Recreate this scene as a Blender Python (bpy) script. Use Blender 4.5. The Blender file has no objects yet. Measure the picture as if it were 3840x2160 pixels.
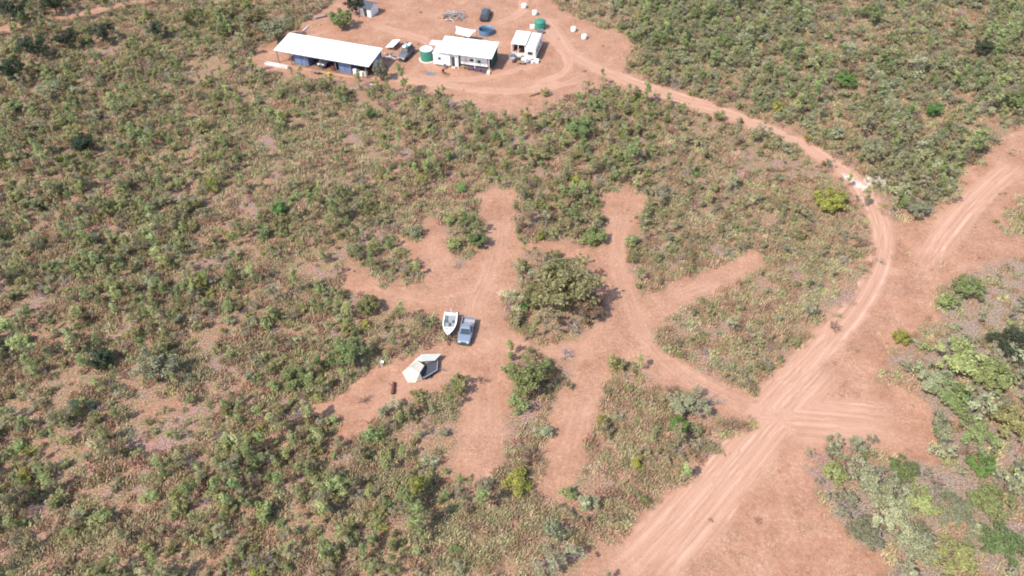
import bpy, math, random
import numpy as np
from mathutils import Vector, Matrix, Euler

# ---------------------------------------------------------------- camera, sky, sun, exposure
SC = bpy.context.scene
COL = SC.collection
H = 74.6                      # drone height in metres
F = 2742.0                    # focal length in pixels of a 3840-wide frame
T = math.radians(46.0)        # pitch below the horizon
cam_d = bpy.data.cameras.new('camera')
cam = bpy.data.objects.new('camera', cam_d)
COL.objects.link(cam)
cam.location = (0, 0, H)
cam.rotation_euler = (math.pi/2 - T, 0, 0)
cam_d.sensor_width = 36.0
cam_d.lens = 36.0 * F / 3840.0
cam_d.clip_start = 0.5
cam_d.clip_end = 6000
SC.camera = cam

SUN_AZ = math.radians(38)     # ground direction in which shadows fall, from +x towards +y
SUN_EL = math.radians(51)
world = bpy.data.worlds.new('World')
SC.world = world
world.use_nodes = True
wn = world.node_tree.nodes
wl = world.node_tree.links
for n in list(wn):
    wn.remove(n)
sky = wn.new('ShaderNodeTexSky')
sky.sky_type = 'NISHITA'
sky.sun_disc = False
sky.sun_elevation = SUN_EL
sky.sun_rotation = math.atan2(-math.cos(SUN_AZ), -math.sin(SUN_AZ))
sky.altitude = 50
bg = wn.new('ShaderNodeBackground')
bg.inputs['Strength'].default_value = 0.15
wo = wn.new('ShaderNodeOutputWorld')
wl.new(sky.outputs[0], bg.inputs['Color'])
wl.new(bg.outputs[0], wo.inputs['Surface'])

sun_d = bpy.data.lights.new('sun', 'SUN')
sun_d.energy = 3.0
sun_d.angle = math.radians(0.53)
sun_d.color = (1.0, 0.95, 0.87)
sun = bpy.data.objects.new('sun', sun_d)
COL.objects.link(sun)
sun.location = (-60, -40, 120)
sdir = Vector((math.cos(SUN_AZ)*math.cos(SUN_EL), math.sin(SUN_AZ)*math.cos(SUN_EL), -math.sin(SUN_EL)))
sun.rotation_euler = sdir.to_track_quat('-Z', 'Y').to_euler()

vs = SC.view_settings
vs.view_transform = 'Standard'
vs.look = 'None'
vs.exposure = 1.08
vs.gamma = 1.0
vs.use_curve_mapping = False
SC.cycles.filter_width = 1.9
SC.cycles.max_bounces = 6
SC.cycles.transparent_max_bounces = 6

random.seed(7)
RNG = np.random.default_rng(11)

# ---------------------------------------------------------------- places on the ground
def G(px, py, z=0.0):
    """ground (or height z) point seen at pixel px, py of the 3840-wide photograph"""
    u = (px - 1920.0)/F
    v = (py - 1080.0)/F
    dy = math.cos(T) - v*math.sin(T)
    dz = -math.sin(T) - v*math.cos(T)
    t = (z - H)/dz
    return Vector((u*t, dy*t, z))
K = 3840.0/2576.0
def D(px, py, z=0.0):
    return G(px*K, py*K, z)
def project(x, y, z=0.0):
    """share of the frame across and down"""
    zz = z - H
    dep = y*math.cos(T) - zz*math.sin(T)
    up = y*math.sin(T) + zz*math.cos(T)
    return 0.5 + F*x/dep/3840.0, 0.5 - F*up/dep/2160.0, dep

# ---------------------------------------------------------------- numpy noise
def _hash(ix, iy, seed):
    h = (ix.astype(np.int64)*374761393 + iy.astype(np.int64)*668265263 + seed*974711) & 0x7fffffff
    h = ((h ^ (h >> 13))*1274126177) & 0x7fffffff
    return ((h ^ (h >> 16)) & 0xffff)/65535.0
def vnoise(x, y, seed=0):
    ix = np.floor(x); iy = np.floor(y)
    fx = x-ix; fy = y-iy
    fx = fx*fx*(3-2*fx); fy = fy*fy*(3-2*fy)
    a = _hash(ix, iy, seed); b = _hash(ix+1, iy, seed)
    c = _hash(ix, iy+1, seed); d = _hash(ix+1, iy+1, seed)
    return (a*(1-fx)+b*fx)*(1-fy) + (c*(1-fx)+d*fx)*fy
def fbm(x, y, seed=0, oct=4):
    s = 0; a = 0.5; n = 0
    for k in range(oct):
        s = s + a*vnoise(x, y, seed+k*17); n += a
        x = x*2.03+5.1; y = y*2.03-3.7; a *= 0.5
    return s/n

# ---------------------------------------------------------------- bare ground: outlines on the photograph, laid on the ground
ROAD, CAMP, YARD = 1, 2, 3
POLYS = [
 (ROAD, [(1440,1480),(1540,1362),(1650,1270),(1740,1200),(1800,1130),(1850,1085),(1885,1065),(1850,1040),(1880,1000),(1960,930),(2010,870),
         (2060,822),(2110,790),(2150,742),(2185,682),(2195,610),(2186,556),(2165,508),(2120,455),(2060,405),(1990,362),(1920,334),(1820,300),(1720,268),(1620,240),(1560,215),
         (1540,165),(1600,195),(1700,228),(1820,268),(1940,310),(2030,352),(2100,398),(2160,440),(2200,482),(2226,530),(2250,560),(2310,562),(2352,545),(2400,480),(2440,425),(2500,372),
         (2576,318),(2680,245),(2700,330),(2576,472),(2540,520),(2505,572),(2540,600),(2640,625),(2640,660),(2560,650),(2450,664),(2400,692),(2362,740),(2350,782),(2312,830),
         (2272,852),(2242,900),(2225,962),(2290,985),(2350,1030),(2350,1090),(2360,1165),(2330,1160),(2250,1135),(2160,1122),(2080,1118),(2030,1138),(2018,1185),(2044,1228),
         (2078,1280),(2108,1330),(2130,1375),(2220,1400),(2270,1480)]),
 (ROAD, [(-80,84),(60,54),(180,32),(280,12),(400,-10),(400,0),(290,24),(200,42),(60,68),(-80,98)]),
 (YARD, [(610,158),(700,92),(780,50),(850,-5),(930,-60),(1330,-70),(1380,-5),(1425,32),(1500,68),(1580,88),(1592,130),(1570,180),(1610,222),(1530,208),(1470,226),(1400,258),
         (1335,290),(1290,300),(1200,272),(1080,242),(960,217),(850,203),(740,192),(650,180)]),
 (CAMP, [(1205,490),(1250,478),(1297,478),(1302,620),(1290,700),(1262,760),(1250,800),(1275,850),(1160,880),(1140,790),(1105,722),(1180,665),(1226,625),(1222,560)]),
 (CAMP, [(1004,592),(1060,617),(1078,552),(1098,560),(1130,640),(1152,682),(1190,690),(1180,770),(1100,748),(1062,682)]),
 (CAMP, [(870,672),(930,690),(962,720),(1030,712),(1100,738),(1170,765),(1160,805),(1060,792),(990,772),(935,742),(870,720)]),
 (CAMP, [(1110,856),(1180,862),(1280,850),(1275,905),(1190,940),(1130,965),(1060,985),(1010,1002),(980,1032),(935,1062),(880,1100),(822,1142),(850,1080),(865,1045),(780,1025),
         (860,1000),(885,968),(950,924),(1010,900),(1080,880)]),
 (CAMP, [(1160,880),(1275,860),(1276,960),(1270,1040),(1264,1130),(1240,1202),(1195,1216),(1158,1200),(1156,1100),(1158,1000)]),
 (CAMP, [(1250,800),(1290,840),(1340,872),(1430,872),(1500,835),(1560,860),(1540,905),(1455,895),(1412,905),(1340,880),(1262,900)]),
 (CAMP, [(1430,880),(1540,890),(1522,962),(1492,1062),(1470,1132),(1440,1200),(1395,1255),(1355,1215),(1382,1180),(1376,1120),(1382,1062),(1412,1000),(1440,945)]),
 (CAMP, [(1540,830),(1625,812),(1650,868),(1720,920),(1800,958),(1900,990),(1890,1075),(1830,1040),(1740,992),(1660,962),(1600,912),(1530,905)]),
 (CAMP, [(1528,490),(1570,478),(1620,498),(1605,560),(1576,620),(1582,682),(1606,752),(1628,832),(1545,872),(1492,838),(1532,790),(1506,712),(1470,655),(1390,642),(1310,630),(1308,606),
         (1420,614),(1500,628),(1520,570)]),
 (CAMP, [(1596,768),(1700,710),(1800,676),(1900,634),(1925,668),(1860,702),(1760,752),(1684,792),(1640,822),(1596,812)]),
]
WPOLYS = [(c, np.array([D(*p)[:2] for p in pl])) for c, pl in POLYS]
# compacted wheel paths: centre line on the photograph, width in metres
STROKES = [
 ([(1490,1500),(1640,1360),(1760,1225),(1860,1095),(1960,985),(2060,880),(2150,780),(2203,690),(2222,600),(2192,510),(2135,432),(2040,372),(1960,335),(1850,288),(1720,250),(1600,212),(1500,172),(1420,130),(1390,70),(1330,20)], 3.9), ([(1560,1520),(1690,1380),(1800,1250),(1900,1120),(2000,1010),(2120,880)], 5.0), ([(2330,1075),(2200,1065),(2060,1055),(1900,1045)], 7.0), ([(2576,395),(2470,480),(2380,590),(2300,700)], 4.0),
 ([(2180,1060),(2050,1050),(1920,1040),(1800,985),(1700,930),(1620,850),(1585,760),(1550,640),(1570,500)], 3.4),
 ([(1590,850),(1480,880),(1330,880),(1230,860),(1180,780),(1240,680),(1262,500)], 3.6),
 ([(1215,1190),(1215,1050),(1225,900)], 3.8), ([(1400,1220),(1440,1100),(1490,930)], 3.4),
 ([(1610,790),(1740,730),(1880,665)], 2.6), ([(1160,740),(1110,660),(1060,600)], 3.0), ([(1150,770),(1040,745),(900,700)], 2.2),
 ([(1230,890),(1100,930),(980,980),(870,1080)], 3.4),
 ([(700,160),(860,185),(1060,205),(1260,235),(1420,215),(1500,180)], 2.2), ([(900,50),(1000,80),(1100,110),(1060,160),(1150,200)], 2.4),
 ([(1330,60),(1400,110),(1440,160),(1400,200),(1250,222)], 1.8), ([(1010,175),(1080,200),(1220,200),(1300,175),(1400,150)], 1.8), ([(880,60),(780,90),(660,150)], 1.6), ([(1180,70),(1260,60),(1330,20),(1290,-30)], 2.0),
]
def chaikin(P, n=3):
    for _ in range(n):
        Q = [P[0]]
        for a, b in zip(P[:-1], P[1:]):
            Q += [a*.75+b*.25, a*.25+b*.75]
        P = np.array(Q+[P[-1]])
    return P
WSTROKES = [(chaikin(np.array([D(*p)[:2] for p in pl]), 2), w) for pl, w in STROKES]
GRAVEL = [(np.array([D(*p)[:2] for p in [(2125,440),(2150,458),(2172,472)]]), 0.9), (np.array([D(*p)[:2] for p in [(2186,446),(2208,460),(2192,470)]]), 0.9)]

def seg_dist(X, Y, P, closed):
    best = np.full(X.shape, 1e9); side = np.zeros(X.shape)
    n = len(P)
    for i in range(n if closed else n-1):
        a = P[i]; b = P[(i+1) % n]
        dx, dy = b-a; L2 = dx*dx+dy*dy+1e-9
        t = np.clip(((X-a[0])*dx+(Y-a[1])*dy)/L2, 0, 1)
        ex = X-a[0]-t*dx; ey = Y-a[1]-t*dy
        d = np.sqrt(ex*ex+ey*ey)
        m = d < best
        best = np.where(m, d, best)
        side = np.where(m, np.sign(dx*ey-dy*ex), side)
    return best, side
def inside(X, Y, P):
    r = np.zeros(X.shape, bool); n = len(P); j = n-1
    for i in range(n):
        xi, yi = P[i]; xj, yj = P[j]
        c = ((yi > Y) != (yj > Y)) & (X < (xj-xi)*(Y-yi)/(yj-yi+1e-12)+xi)
        r ^= c; j = i
    return r
ZLOOP = [(1640,330),(1800,310),(1960,345),(2080,420),(2160,520),(2180,640),(2120,780),(1990,870),(1900,990),(1700,900),(1630,790),(1600,650),(1640,500)]
ZRIGHT = [(2700,560),(2450,660),(2340,800),(2230,960),(2350,1060),(2360,1160),(2050,1115),(2005,1190),(2110,1400),(2200,1500),(2750,1500)]
ZLOOPW = np.array([D(*p)[:2] for p in ZLOOP]); ZRIGHTW = np.array([D(*p)[:2] for p in ZRIGHT])
def dryness(X, Y):
    wx = X+(fbm(X*.2, Y*.2, 61, 3)-.5)*8; wy = Y+(fbm(X*.2, Y*.2, 67, 3)-.5)*8
    d2, _ = seg_dist(wx, wy, ZLOOPW, True); s2 = np.where(inside(wx, wy, ZLOOPW), d2, -d2)
    d3, _ = seg_dist(wx, wy, ZRIGHTW, True); s3 = np.where(inside(wx, wy, ZRIGHTW), d3, -d3)
    return np.maximum(.16*smooth(-1.5, 3, s2), smooth(-1, 1.5, s3))
def smooth(a, b, x):
    t = np.clip((x-a)/(b-a), 0, 1)
    return t*t*(3-2*t)
def fields(X, Y):
    """bare, compact, gravel, across, class at ground points"""
    sdf = np.full(X.shape, -1e9); cls = np.zeros(X.shape, int)
    for c, P in WPOLYS:
        lo = P.min(0)-9; hi = P.max(0)+9
        m = (X > lo[0]) & (X < hi[0]) & (Y > lo[1]) & (Y < hi[1])
        if not m.any():
            continue
        d, _ = seg_dist(X[m], Y[m], P, True)
        s = np.where(inside(X[m], Y[m], P), d, -d)
        cur = sdf[m]; k = s > cur
        sdf[m] = np.where(k, s, cur); cm = cls[m]; cls[m] = np.where(k, c, cm)
    wob = (fbm(X*0.5, Y*0.5, 3, 4)-0.5)*3.2 + (fbm(X*1.6, Y*1.6, 9, 2)-0.5)*2.0
    bare = np.where(cls == CAMP, smooth(-1.1, 0.45, sdf+wob*.48+.1), smooth(-0.8, 0.35, sdf+wob))
    comp = np.zeros(X.shape); across = np.full(X.shape, 50.0)
    for P, w in WSTROKES:
        d, s = seg_dist(X, Y, P, False)
        ends = np.minimum(np.hypot(X-P[0][0], Y-P[0][1]), np.hypot(X-P[-1][0], Y-P[-1][1]))
        comp = np.maximum(comp, smooth(w*0.62, w*0.34, d+(fbm(X*0.5, Y*0.5, 21, 3)-0.5)*1.2)*smooth(1.5, 9, ends))
        across = np.where(d < np.abs(across), d*s, across)
    grav = np.zeros(X.shape)
    for P, w in GRAVEL:
        d, s = seg_dist(X, Y, P, False)
        grav = np.maximum(grav, smooth(w, w*0.3, d+(fbm(X*1.3, Y*1.3, 31, 3)-0.5)*1.8))
    return bare, comp*bare*np.where(cls == CAMP, .42, np.where(cls == YARD, .8, 1.0)), grav, np.clip(across, -12, 12), cls

# ---------------------------------------------------------------- materials
MATS = {}
def new_mat(name):
    m = bpy.data.materials.new(name); m.use_nodes = True
    nt = m.node_tree
    return m, nt.nodes, nt.links, nt.nodes['Principled BSDF']
def ramp(nodes, stops, interp='LINEAR'):
    r = nodes.new('ShaderNodeValToRGB'); cr = r.color_ramp; cr.interpolation = interp
    while len(cr.elements) < len(stops):
        cr.elements.new(0.5)
    for e, (p, c) in zip(cr.elements, stops):
        e.position = p; e.color = (c[0], c[1], c[2], 1)
    return r
def simple(name, col, rough=0.6, metal=0.0, var=0.12, scale=3.0, bump=0.0, dirt=None):
    """paint, canvas, plastic ... with wear from object-space noise"""
    m, N, L, b = new_mat(name)
    tc = N.new('ShaderNodeTexCoord'); nz = N.new('ShaderNodeTexNoise')
    nz.inputs['Scale'].default_value = scale; nz.inputs['Detail'].default_value = 5
    L.new(tc.outputs['Object'], nz.inputs['Vector'])
    lo = tuple(c*(1-var) for c in col) if dirt is None else dirt
    r = ramp(N, [(0.35, lo), (0.6, col), (0.8, tuple(min(1, c*(1+var)) for c in col))])
    L.new(nz.outputs['Fac'], r.inputs['Fac']); L.new(r.outputs['Color'], b.inputs['Base Color'])
    b.inputs['Roughness'].default_value = rough; b.inputs['Metallic'].default_value = metal
    if bump:
        bp = N.new('ShaderNodeBump'); bp.inputs['Strength'].default_value = bump; bp.inputs['Distance'].default_value = 0.02
        L.new(nz.outputs['Fac'], bp.inputs['Height']); L.new(bp.outputs['Normal'], b.inputs['Normal'])
    MATS[name] = m
    return m

def ground_material():
    m, N, L, b = new_mat('red_earth_ground')
    geo = N.new('ShaderNodeNewGeometry')
    at = N.new('ShaderNodeAttribute'); at.attribute_name = 'cover'
    ac = N.new('ShaderNodeAttribute'); ac.attribute_name = 'across'
    sep = N.new('ShaderNodeSeparateColor'); L.new(at.outputs['Color'], sep.inputs['Color'])
    def noise(scale, detail=5, rough=0.6, vec=None, dist=0.0):
        n = N.new('ShaderNodeTexNoise'); n.inputs['Scale'].default_value = scale
        n.inputs['Detail'].default_value = detail; n.inputs['Roughness'].default_value = rough
        n.inputs['Distortion'].default_value = dist
        L.new(vec if vec else geo.outputs['Position'], n.inputs['Vector'])
        return n.outputs['Fac']
    def mix(f, a, c, mode='MIX'):
        x = N.new('ShaderNodeMix'); x.data_type = 'RGBA'; x.blend_type = mode
        if isinstance(f, float): x.inputs['Factor'].default_value = f
        else: L.new(f, x.inputs['Factor'])
        for s, v in ((6, a), (7, c)):
            if isinstance(v, tuple): x.inputs[s].default_value = (*v, 1)
            else: L.new(v, x.inputs[s])
        return x.outputs[2]
    def mrange(v, a, c, d=0.0, e=1.0):
        x = N.new('ShaderNodeMapRange'); x.interpolation_type = 'SMOOTHSTEP'
        for k, q in zip(('From Min', 'From Max', 'To Min', 'To Max'), (a, c, d, e)): x.inputs[k].default_value = q
        L.new(v, x.inputs['Value']); return x.outputs['Result']
    def mul(a, c):
        x = N.new('ShaderNodeMath'); x.operation = 'MULTIPLY'
        L.new(a, x.inputs[0])
        if isinstance(c, float): x.inputs[1].default_value = c
        else: L.new(c, x.inputs[1])
        return x.outputs[0]
    # the floor of the scrub: dry grass, litter, bare red soil
    n1 = noise(0.16, 6, 0.65); n2 = noise(0.9, 5, 0.7); n3 = noise(4.5, 4, 0.7); n4 = noise(0.05, 3, 0.5)
    straw = ramp(N, [(0.37, (0.105, 0.057, 0.040)), (0.47, (0.226, 0.129, 0.083)), (0.56, (0.325, 0.194, 0.124)), (0.66, (0.473, 0.314, 0.209))])
    L.new(n3, straw.inputs['Fac'])
    grey = ramp(N, [(0.36, (0.121, 0.068, 0.059)), (0.5, (0.259, 0.153, 0.133)), (0.64, (0.416, 0.270, 0.235))]); L.new(n3, grey.inputs['Fac'])
    n7 = noise(2.1, 6, 0.78)
    soil = ramp(N, [(0.36, (0.17, 0.078, 0.046)), (0.5, (0.31, 0.152, 0.092)), (0.64, (0.44, 0.24, 0.155))]); L.new(n7, soil.inputs['Fac'])
    f = mix(mrange(n1, 0.49, 0.60), straw.outputs['Color'], grey.outputs['Color'])
    n5 = noise(0.38, 7, 0.78, None, 0.6)
    f = mix(mrange(n5, 0.50, 0.60, 0.0, 0.9), f, soil.outputs['Color'])
    n6 = noise(0.7, 7, 0.78, None, 0.4)
    green = ramp(N, [(0.36, (0.063, 0.063, 0.028)), (0.5, (0.155, 0.149, 0.069)), (0.64, (0.287, 0.270, 0.132))]); L.new(n3, green.inputs['Fac'])
    f = mix(mrange(n6, 0.47, 0.58, 0.0, 0.62), f, green.outputs['Color'])
    palegrey = ramp(N, [(0.36, (0.126, 0.087, 0.069)), (0.5, (0.244, 0.185, 0.144)), (0.64, (0.370, 0.293, 0.226))]); L.new(n3, palegrey.inputs['Fac'])
    f = mix(mul(at.outputs['Alpha'], mrange(noise(0.3, 6, 0.75), 0.38, 0.56, 0.25, 0.85)), f, palegrey.outputs['Color'])
    # bare dirt
    comb = N.new('ShaderNodeCombineXYZ'); L.new(ac.outputs['Fac'], comb.inputs['X'])
    y = mul(n4, 3.0); L.new(y, comb.inputs['Y'])
    st = noise(1.7, 4, 0.75, comb.outputs['Vector'])
    d1 = noise(0.22, 6, 0.7); d2 = noise(2.2, 6, 0.75); d3 = noise(9.0, 4, 0.7)
    dirt = ramp(N, [(0.37, (0.191, 0.089, 0.052)), (0.46, (0.304, 0.149, 0.090)), (0.53, (0.361, 0.187, 0.117)), (0.63, (0.458, 0.263, 0.173))])
    avg = N.new('ShaderNodeMath'); avg.operation = 'MULTIPLY_ADD'; L.new(d2, avg.inputs[0]); avg.inputs[1].default_value = 0.48
    h1 = mul(d1, 0.52); L.new(h1, avg.inputs[2]); L.new(avg.outputs[0], dirt.inputs['Fac'])
    stub = mix(mrange(noise(1.3, 7, 0.82, None, 1.4), 0.49, 0.58, 0.0, 0.8), dirt.outputs['Color'], (0.235, 0.130, 0.083))
    stub = mix(mrange(noise(3.4, 6, 0.8, None, 2.0), 0.52, 0.60, 0.0, 0.8), stub, (0.48, 0.315, 0.22))
    stub = mix(mrange(noise(0.12, 4, 0.6), 0.46, 0.58, 0.0, 0.5), stub, dirt.outputs['Color'])
    pale = ramp(N, [(0.34, (0.330, 0.180, 0.116)), (0.46, (0.409, 0.230, 0.154)), (0.54, (0.458, 0.269, 0.185)), (0.66, (0.557, 0.359, 0.265))]); L.new(st, pale.inputs['Fac'])
    dd = mix(mul(sep.outputs['Green'], 0.85), stub, pale.outputs['Color'])
    dd = mix(mrange(d3, 0.50, 0.62, 0.0, 0.30), dd, (0.27, 0.14, 0.09))
    col = mix(sep.outputs['Red'], f, dd)
    col = mix(mul(sep.outputs['Blue'], mrange(noise(2.6, 4), 0.3, 0.55)), col, (0.60, 0.49, 0.40))
    L.new(col, b.inputs['Base Color'])
    b.inputs['Roughness'].default_value = 0.95
    b.inputs['Specular IOR Level'].default_value = 0.15
    bp = N.new('ShaderNodeBump'); bp.inputs['Strength'].default_value = 0.55; bp.inputs['Distance'].default_value = 0.12
    hh = N.new('ShaderNodeMath'); hh.operation = 'ADD'; L.new(d2, hh.inputs[0]); L.new(mul(mul(st, 0.6), sep.outputs['Green']), hh.inputs[1])
    L.new(hh.outputs[0], bp.inputs['Height']); L.new(bp.outputs['Normal'], b.inputs['Normal'])
    MATS['ground'] = m

def leaf_material(name, rough=0.6, trans=0.55, tint=False):
    """colour comes from the object, each leaf and each plant a little different"""
    m, N, L, b = new_mat(name)
    oi = N.new('ShaderNodeObjectInfo'); lv = N.new('ShaderNodeAttribute'); lv.attribute_name = 'lv'
    hs = N.new('ShaderNodeHueSaturation')
    r1 = N.new('ShaderNodeMapRange'); L.new(oi.outputs['Random'], r1.inputs['Value']); r1.inputs['To Min'].default_value = 0.478; r1.inputs['To Max'].default_value = 0.522
    r2 = N.new('ShaderNodeMapRange'); L.new(lv.outputs['Fac'], r2.inputs['Value']); r2.inputs['To Min'].default_value = 0.74; r2.inputs['To Max'].default_value = 1.32
    mm = N.new('ShaderNodeMath'); mm.operation = 'MULTIPLY_ADD'; L.new(oi.outputs['Random'], mm.inputs[0]); mm.inputs[1].default_value = 7.31; mm.inputs[2].default_value = 0.0
    fr = N.new('ShaderNodeMath'); fr.operation = 'FRACT'; L.new(mm.outputs[0], fr.inputs[0])
    r3 = N.new('ShaderNodeMapRange'); L.new(fr.outputs[0], r3.inputs['Value']); r3.inputs['To Min'].default_value = 0.78; r3.inputs['To Max'].default_value = 1.25
    v = N.new('ShaderNodeMath'); v.operation = 'MULTIPLY'; L.new(r2.outputs[0], v.inputs[0]); L.new(r3.outputs[0], v.inputs[1])
    src = oi.outputs['Color']
    if tint:
        ta = N.new('ShaderNodeAttribute'); ta.attribute_name = 'tint'; src = ta.outputs['Color']
    L.new(src, hs.inputs['Color']); L.new(r1.outputs[0], hs.inputs['Hue']); L.new(v.outputs[0], hs.inputs['Value'])
    L.new(hs.outputs['Color'], b.inputs['Base Color'])
    b.inputs['Roughness'].default_value = rough
    b.inputs['Specular IOR Level'].default_value = 0.3
    tr = N.new('ShaderNodeBsdfTranslucent'); L.new(hs.outputs['Color'], tr.inputs['Color'])
    mx = N.new('ShaderNodeMixShader'); mx.inputs[0].default_value = trans
    out = [n for n in N if n.type == 'OUTPUT_MATERIAL'][0]
    L.new(b.outputs[0], mx.inputs[1]); L.new(tr.outputs[0], mx.inputs[2]); L.new(mx.outputs[0], out.inputs['Surface'])
    MATS[name] = m

ground_material()
leaf_material('leaf'); leaf_material('scrub_leaf', tint=True); leaf_material('straw', 0.8, 0.25, True)
simple('bark', (0.23, 0.185, 0.15), 0.9, 0, 0.35, 6, 0.4)
simple('dead_wood', (0.34, 0.27, 0.24), 0.9, 0, 0.35, 5, 0.4)
simple('brown_twig', (0.22, 0.12, 0.085), 0.9, 0, 0.35, 5, 0.4)
simple('white_roof', (0.80, 0.80, 0.78), 0.45, 0.0, 0.06, 0.9, dirt=(0.72, 0.70, 0.66))
simple('white_paint', (0.78, 0.78, 0.75), 0.5, 0, 0.07, 1.5, dirt=(0.66, 0.62, 0.56))
simple('worn_white', (0.70, 0.66, 0.63), 0.55, 0, 0.10, 1.2, dirt=(0.52, 0.44, 0.40))
simple('blue_wall', (0.135, 0.19, 0.33), 0.55, 0, 0.15, 1.4)
simple('steel', (0.30, 0.31, 0.32), 0.45, 0.6, 0.2, 3)
simple('dark_steel', (0.07, 0.075, 0.08), 0.5, 0.4, 0.2, 3)
simple('tank_green', (0.035, 0.21, 0.135), 0.5, 0, 0.15, 2)
simple('tank_blue', (0.085, 0.16, 0.27), 0.5, 0, 0.18, 2)
simple('water', (0.03, 0.055, 0.075), 0.08, 0, 0.2, 1)
simple('concrete', (0.55, 0.47, 0.40), 0.85, 0, 0.15, 2, 0.3)
simple('canvas_cream', (0.56, 0.48, 0.38), 0.85, 0, 0.10, 1.6, 0.3)
simple('canvas_pale', (0.43, 0.42, 0.36), 0.85, 0, 0.05, 1.6, 0.2)
simple('canvas_grey', (0.33, 0.33, 0.36), 0.85, 0, 0.12, 2, 0.2)
simple('canvas_dark', (0.055, 0.055, 0.065), 0.85, 0, 0.2, 2)
simple('shade_cloth', (0.02, 0.055, 0.045), 0.9, 0, 0.2, 2)
simple('silver_blue', (0.25, 0.29, 0.345), 0.28, 0.35, 0.05, 2)
simple('charcoal_paint', (0.09, 0.095, 0.115), 0.3, 0.3, 0.1, 2)
simple('grey_paint', (0.38, 0.36, 0.37), 0.5, 0.1, 0.14, 2)
simple('glass', (0.035, 0.05, 0.06), 0.06, 0.0, 0.1, 1)
simple('tyre', (0.025, 0.024, 0.024), 0.85, 0, 0.2, 6)
simple('rim', (0.45, 0.45, 0.46), 0.35, 0.7, 0.1, 5)
simple('lamp_glass', (0.75, 0.77, 0.8), 0.15, 0, 0.03, 3)
simple('red_lens', (0.35, 0.02, 0.02), 0.3, 0, 0.1, 3)
simple('gel_white', (0.80, 0.79, 0.75), 0.3, 0, 0.05, 2)
simple('boat_floor', (0.27, 0.275, 0.27), 0.7, 0, 0.1, 3)
simple('seat_grey', (0.10, 0.115, 0.125), 0.7, 0, 0.2, 4)
simple('darkened_dirt_floor', (0.24, 0.125, 0.08), 0.9, 0, 0.25, 1.5, 0.3)  # red dirt, darkened to carry the shade under the shed roof
simple('old_paint', (0.17, 0.155, 0.155), 0.55, 0.1, 0.25, 2)
simple('slate_paint', (0.055, 0.06, 0.072), 0.6, 0.1, 0.15, 2)
simple('rubble', (0.50, 0.43, 0.36), 0.9, 0, 0.15, 3)
simple('timber', (0.30, 0.18, 0.11), 0.8, 0, 0.25, 4, 0.3)
simple('rust_wood', (0.13, 0.045, 0.03), 0.85, 0, 0.3, 4, 0.3)
simple('yellow_plastic', (0.62, 0.38, 0.03), 0.5, 0, 0.1, 3)
simple('purple_cloth', (0.09, 0.06, 0.095), 0.85, 0, 0.25, 4)

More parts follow.
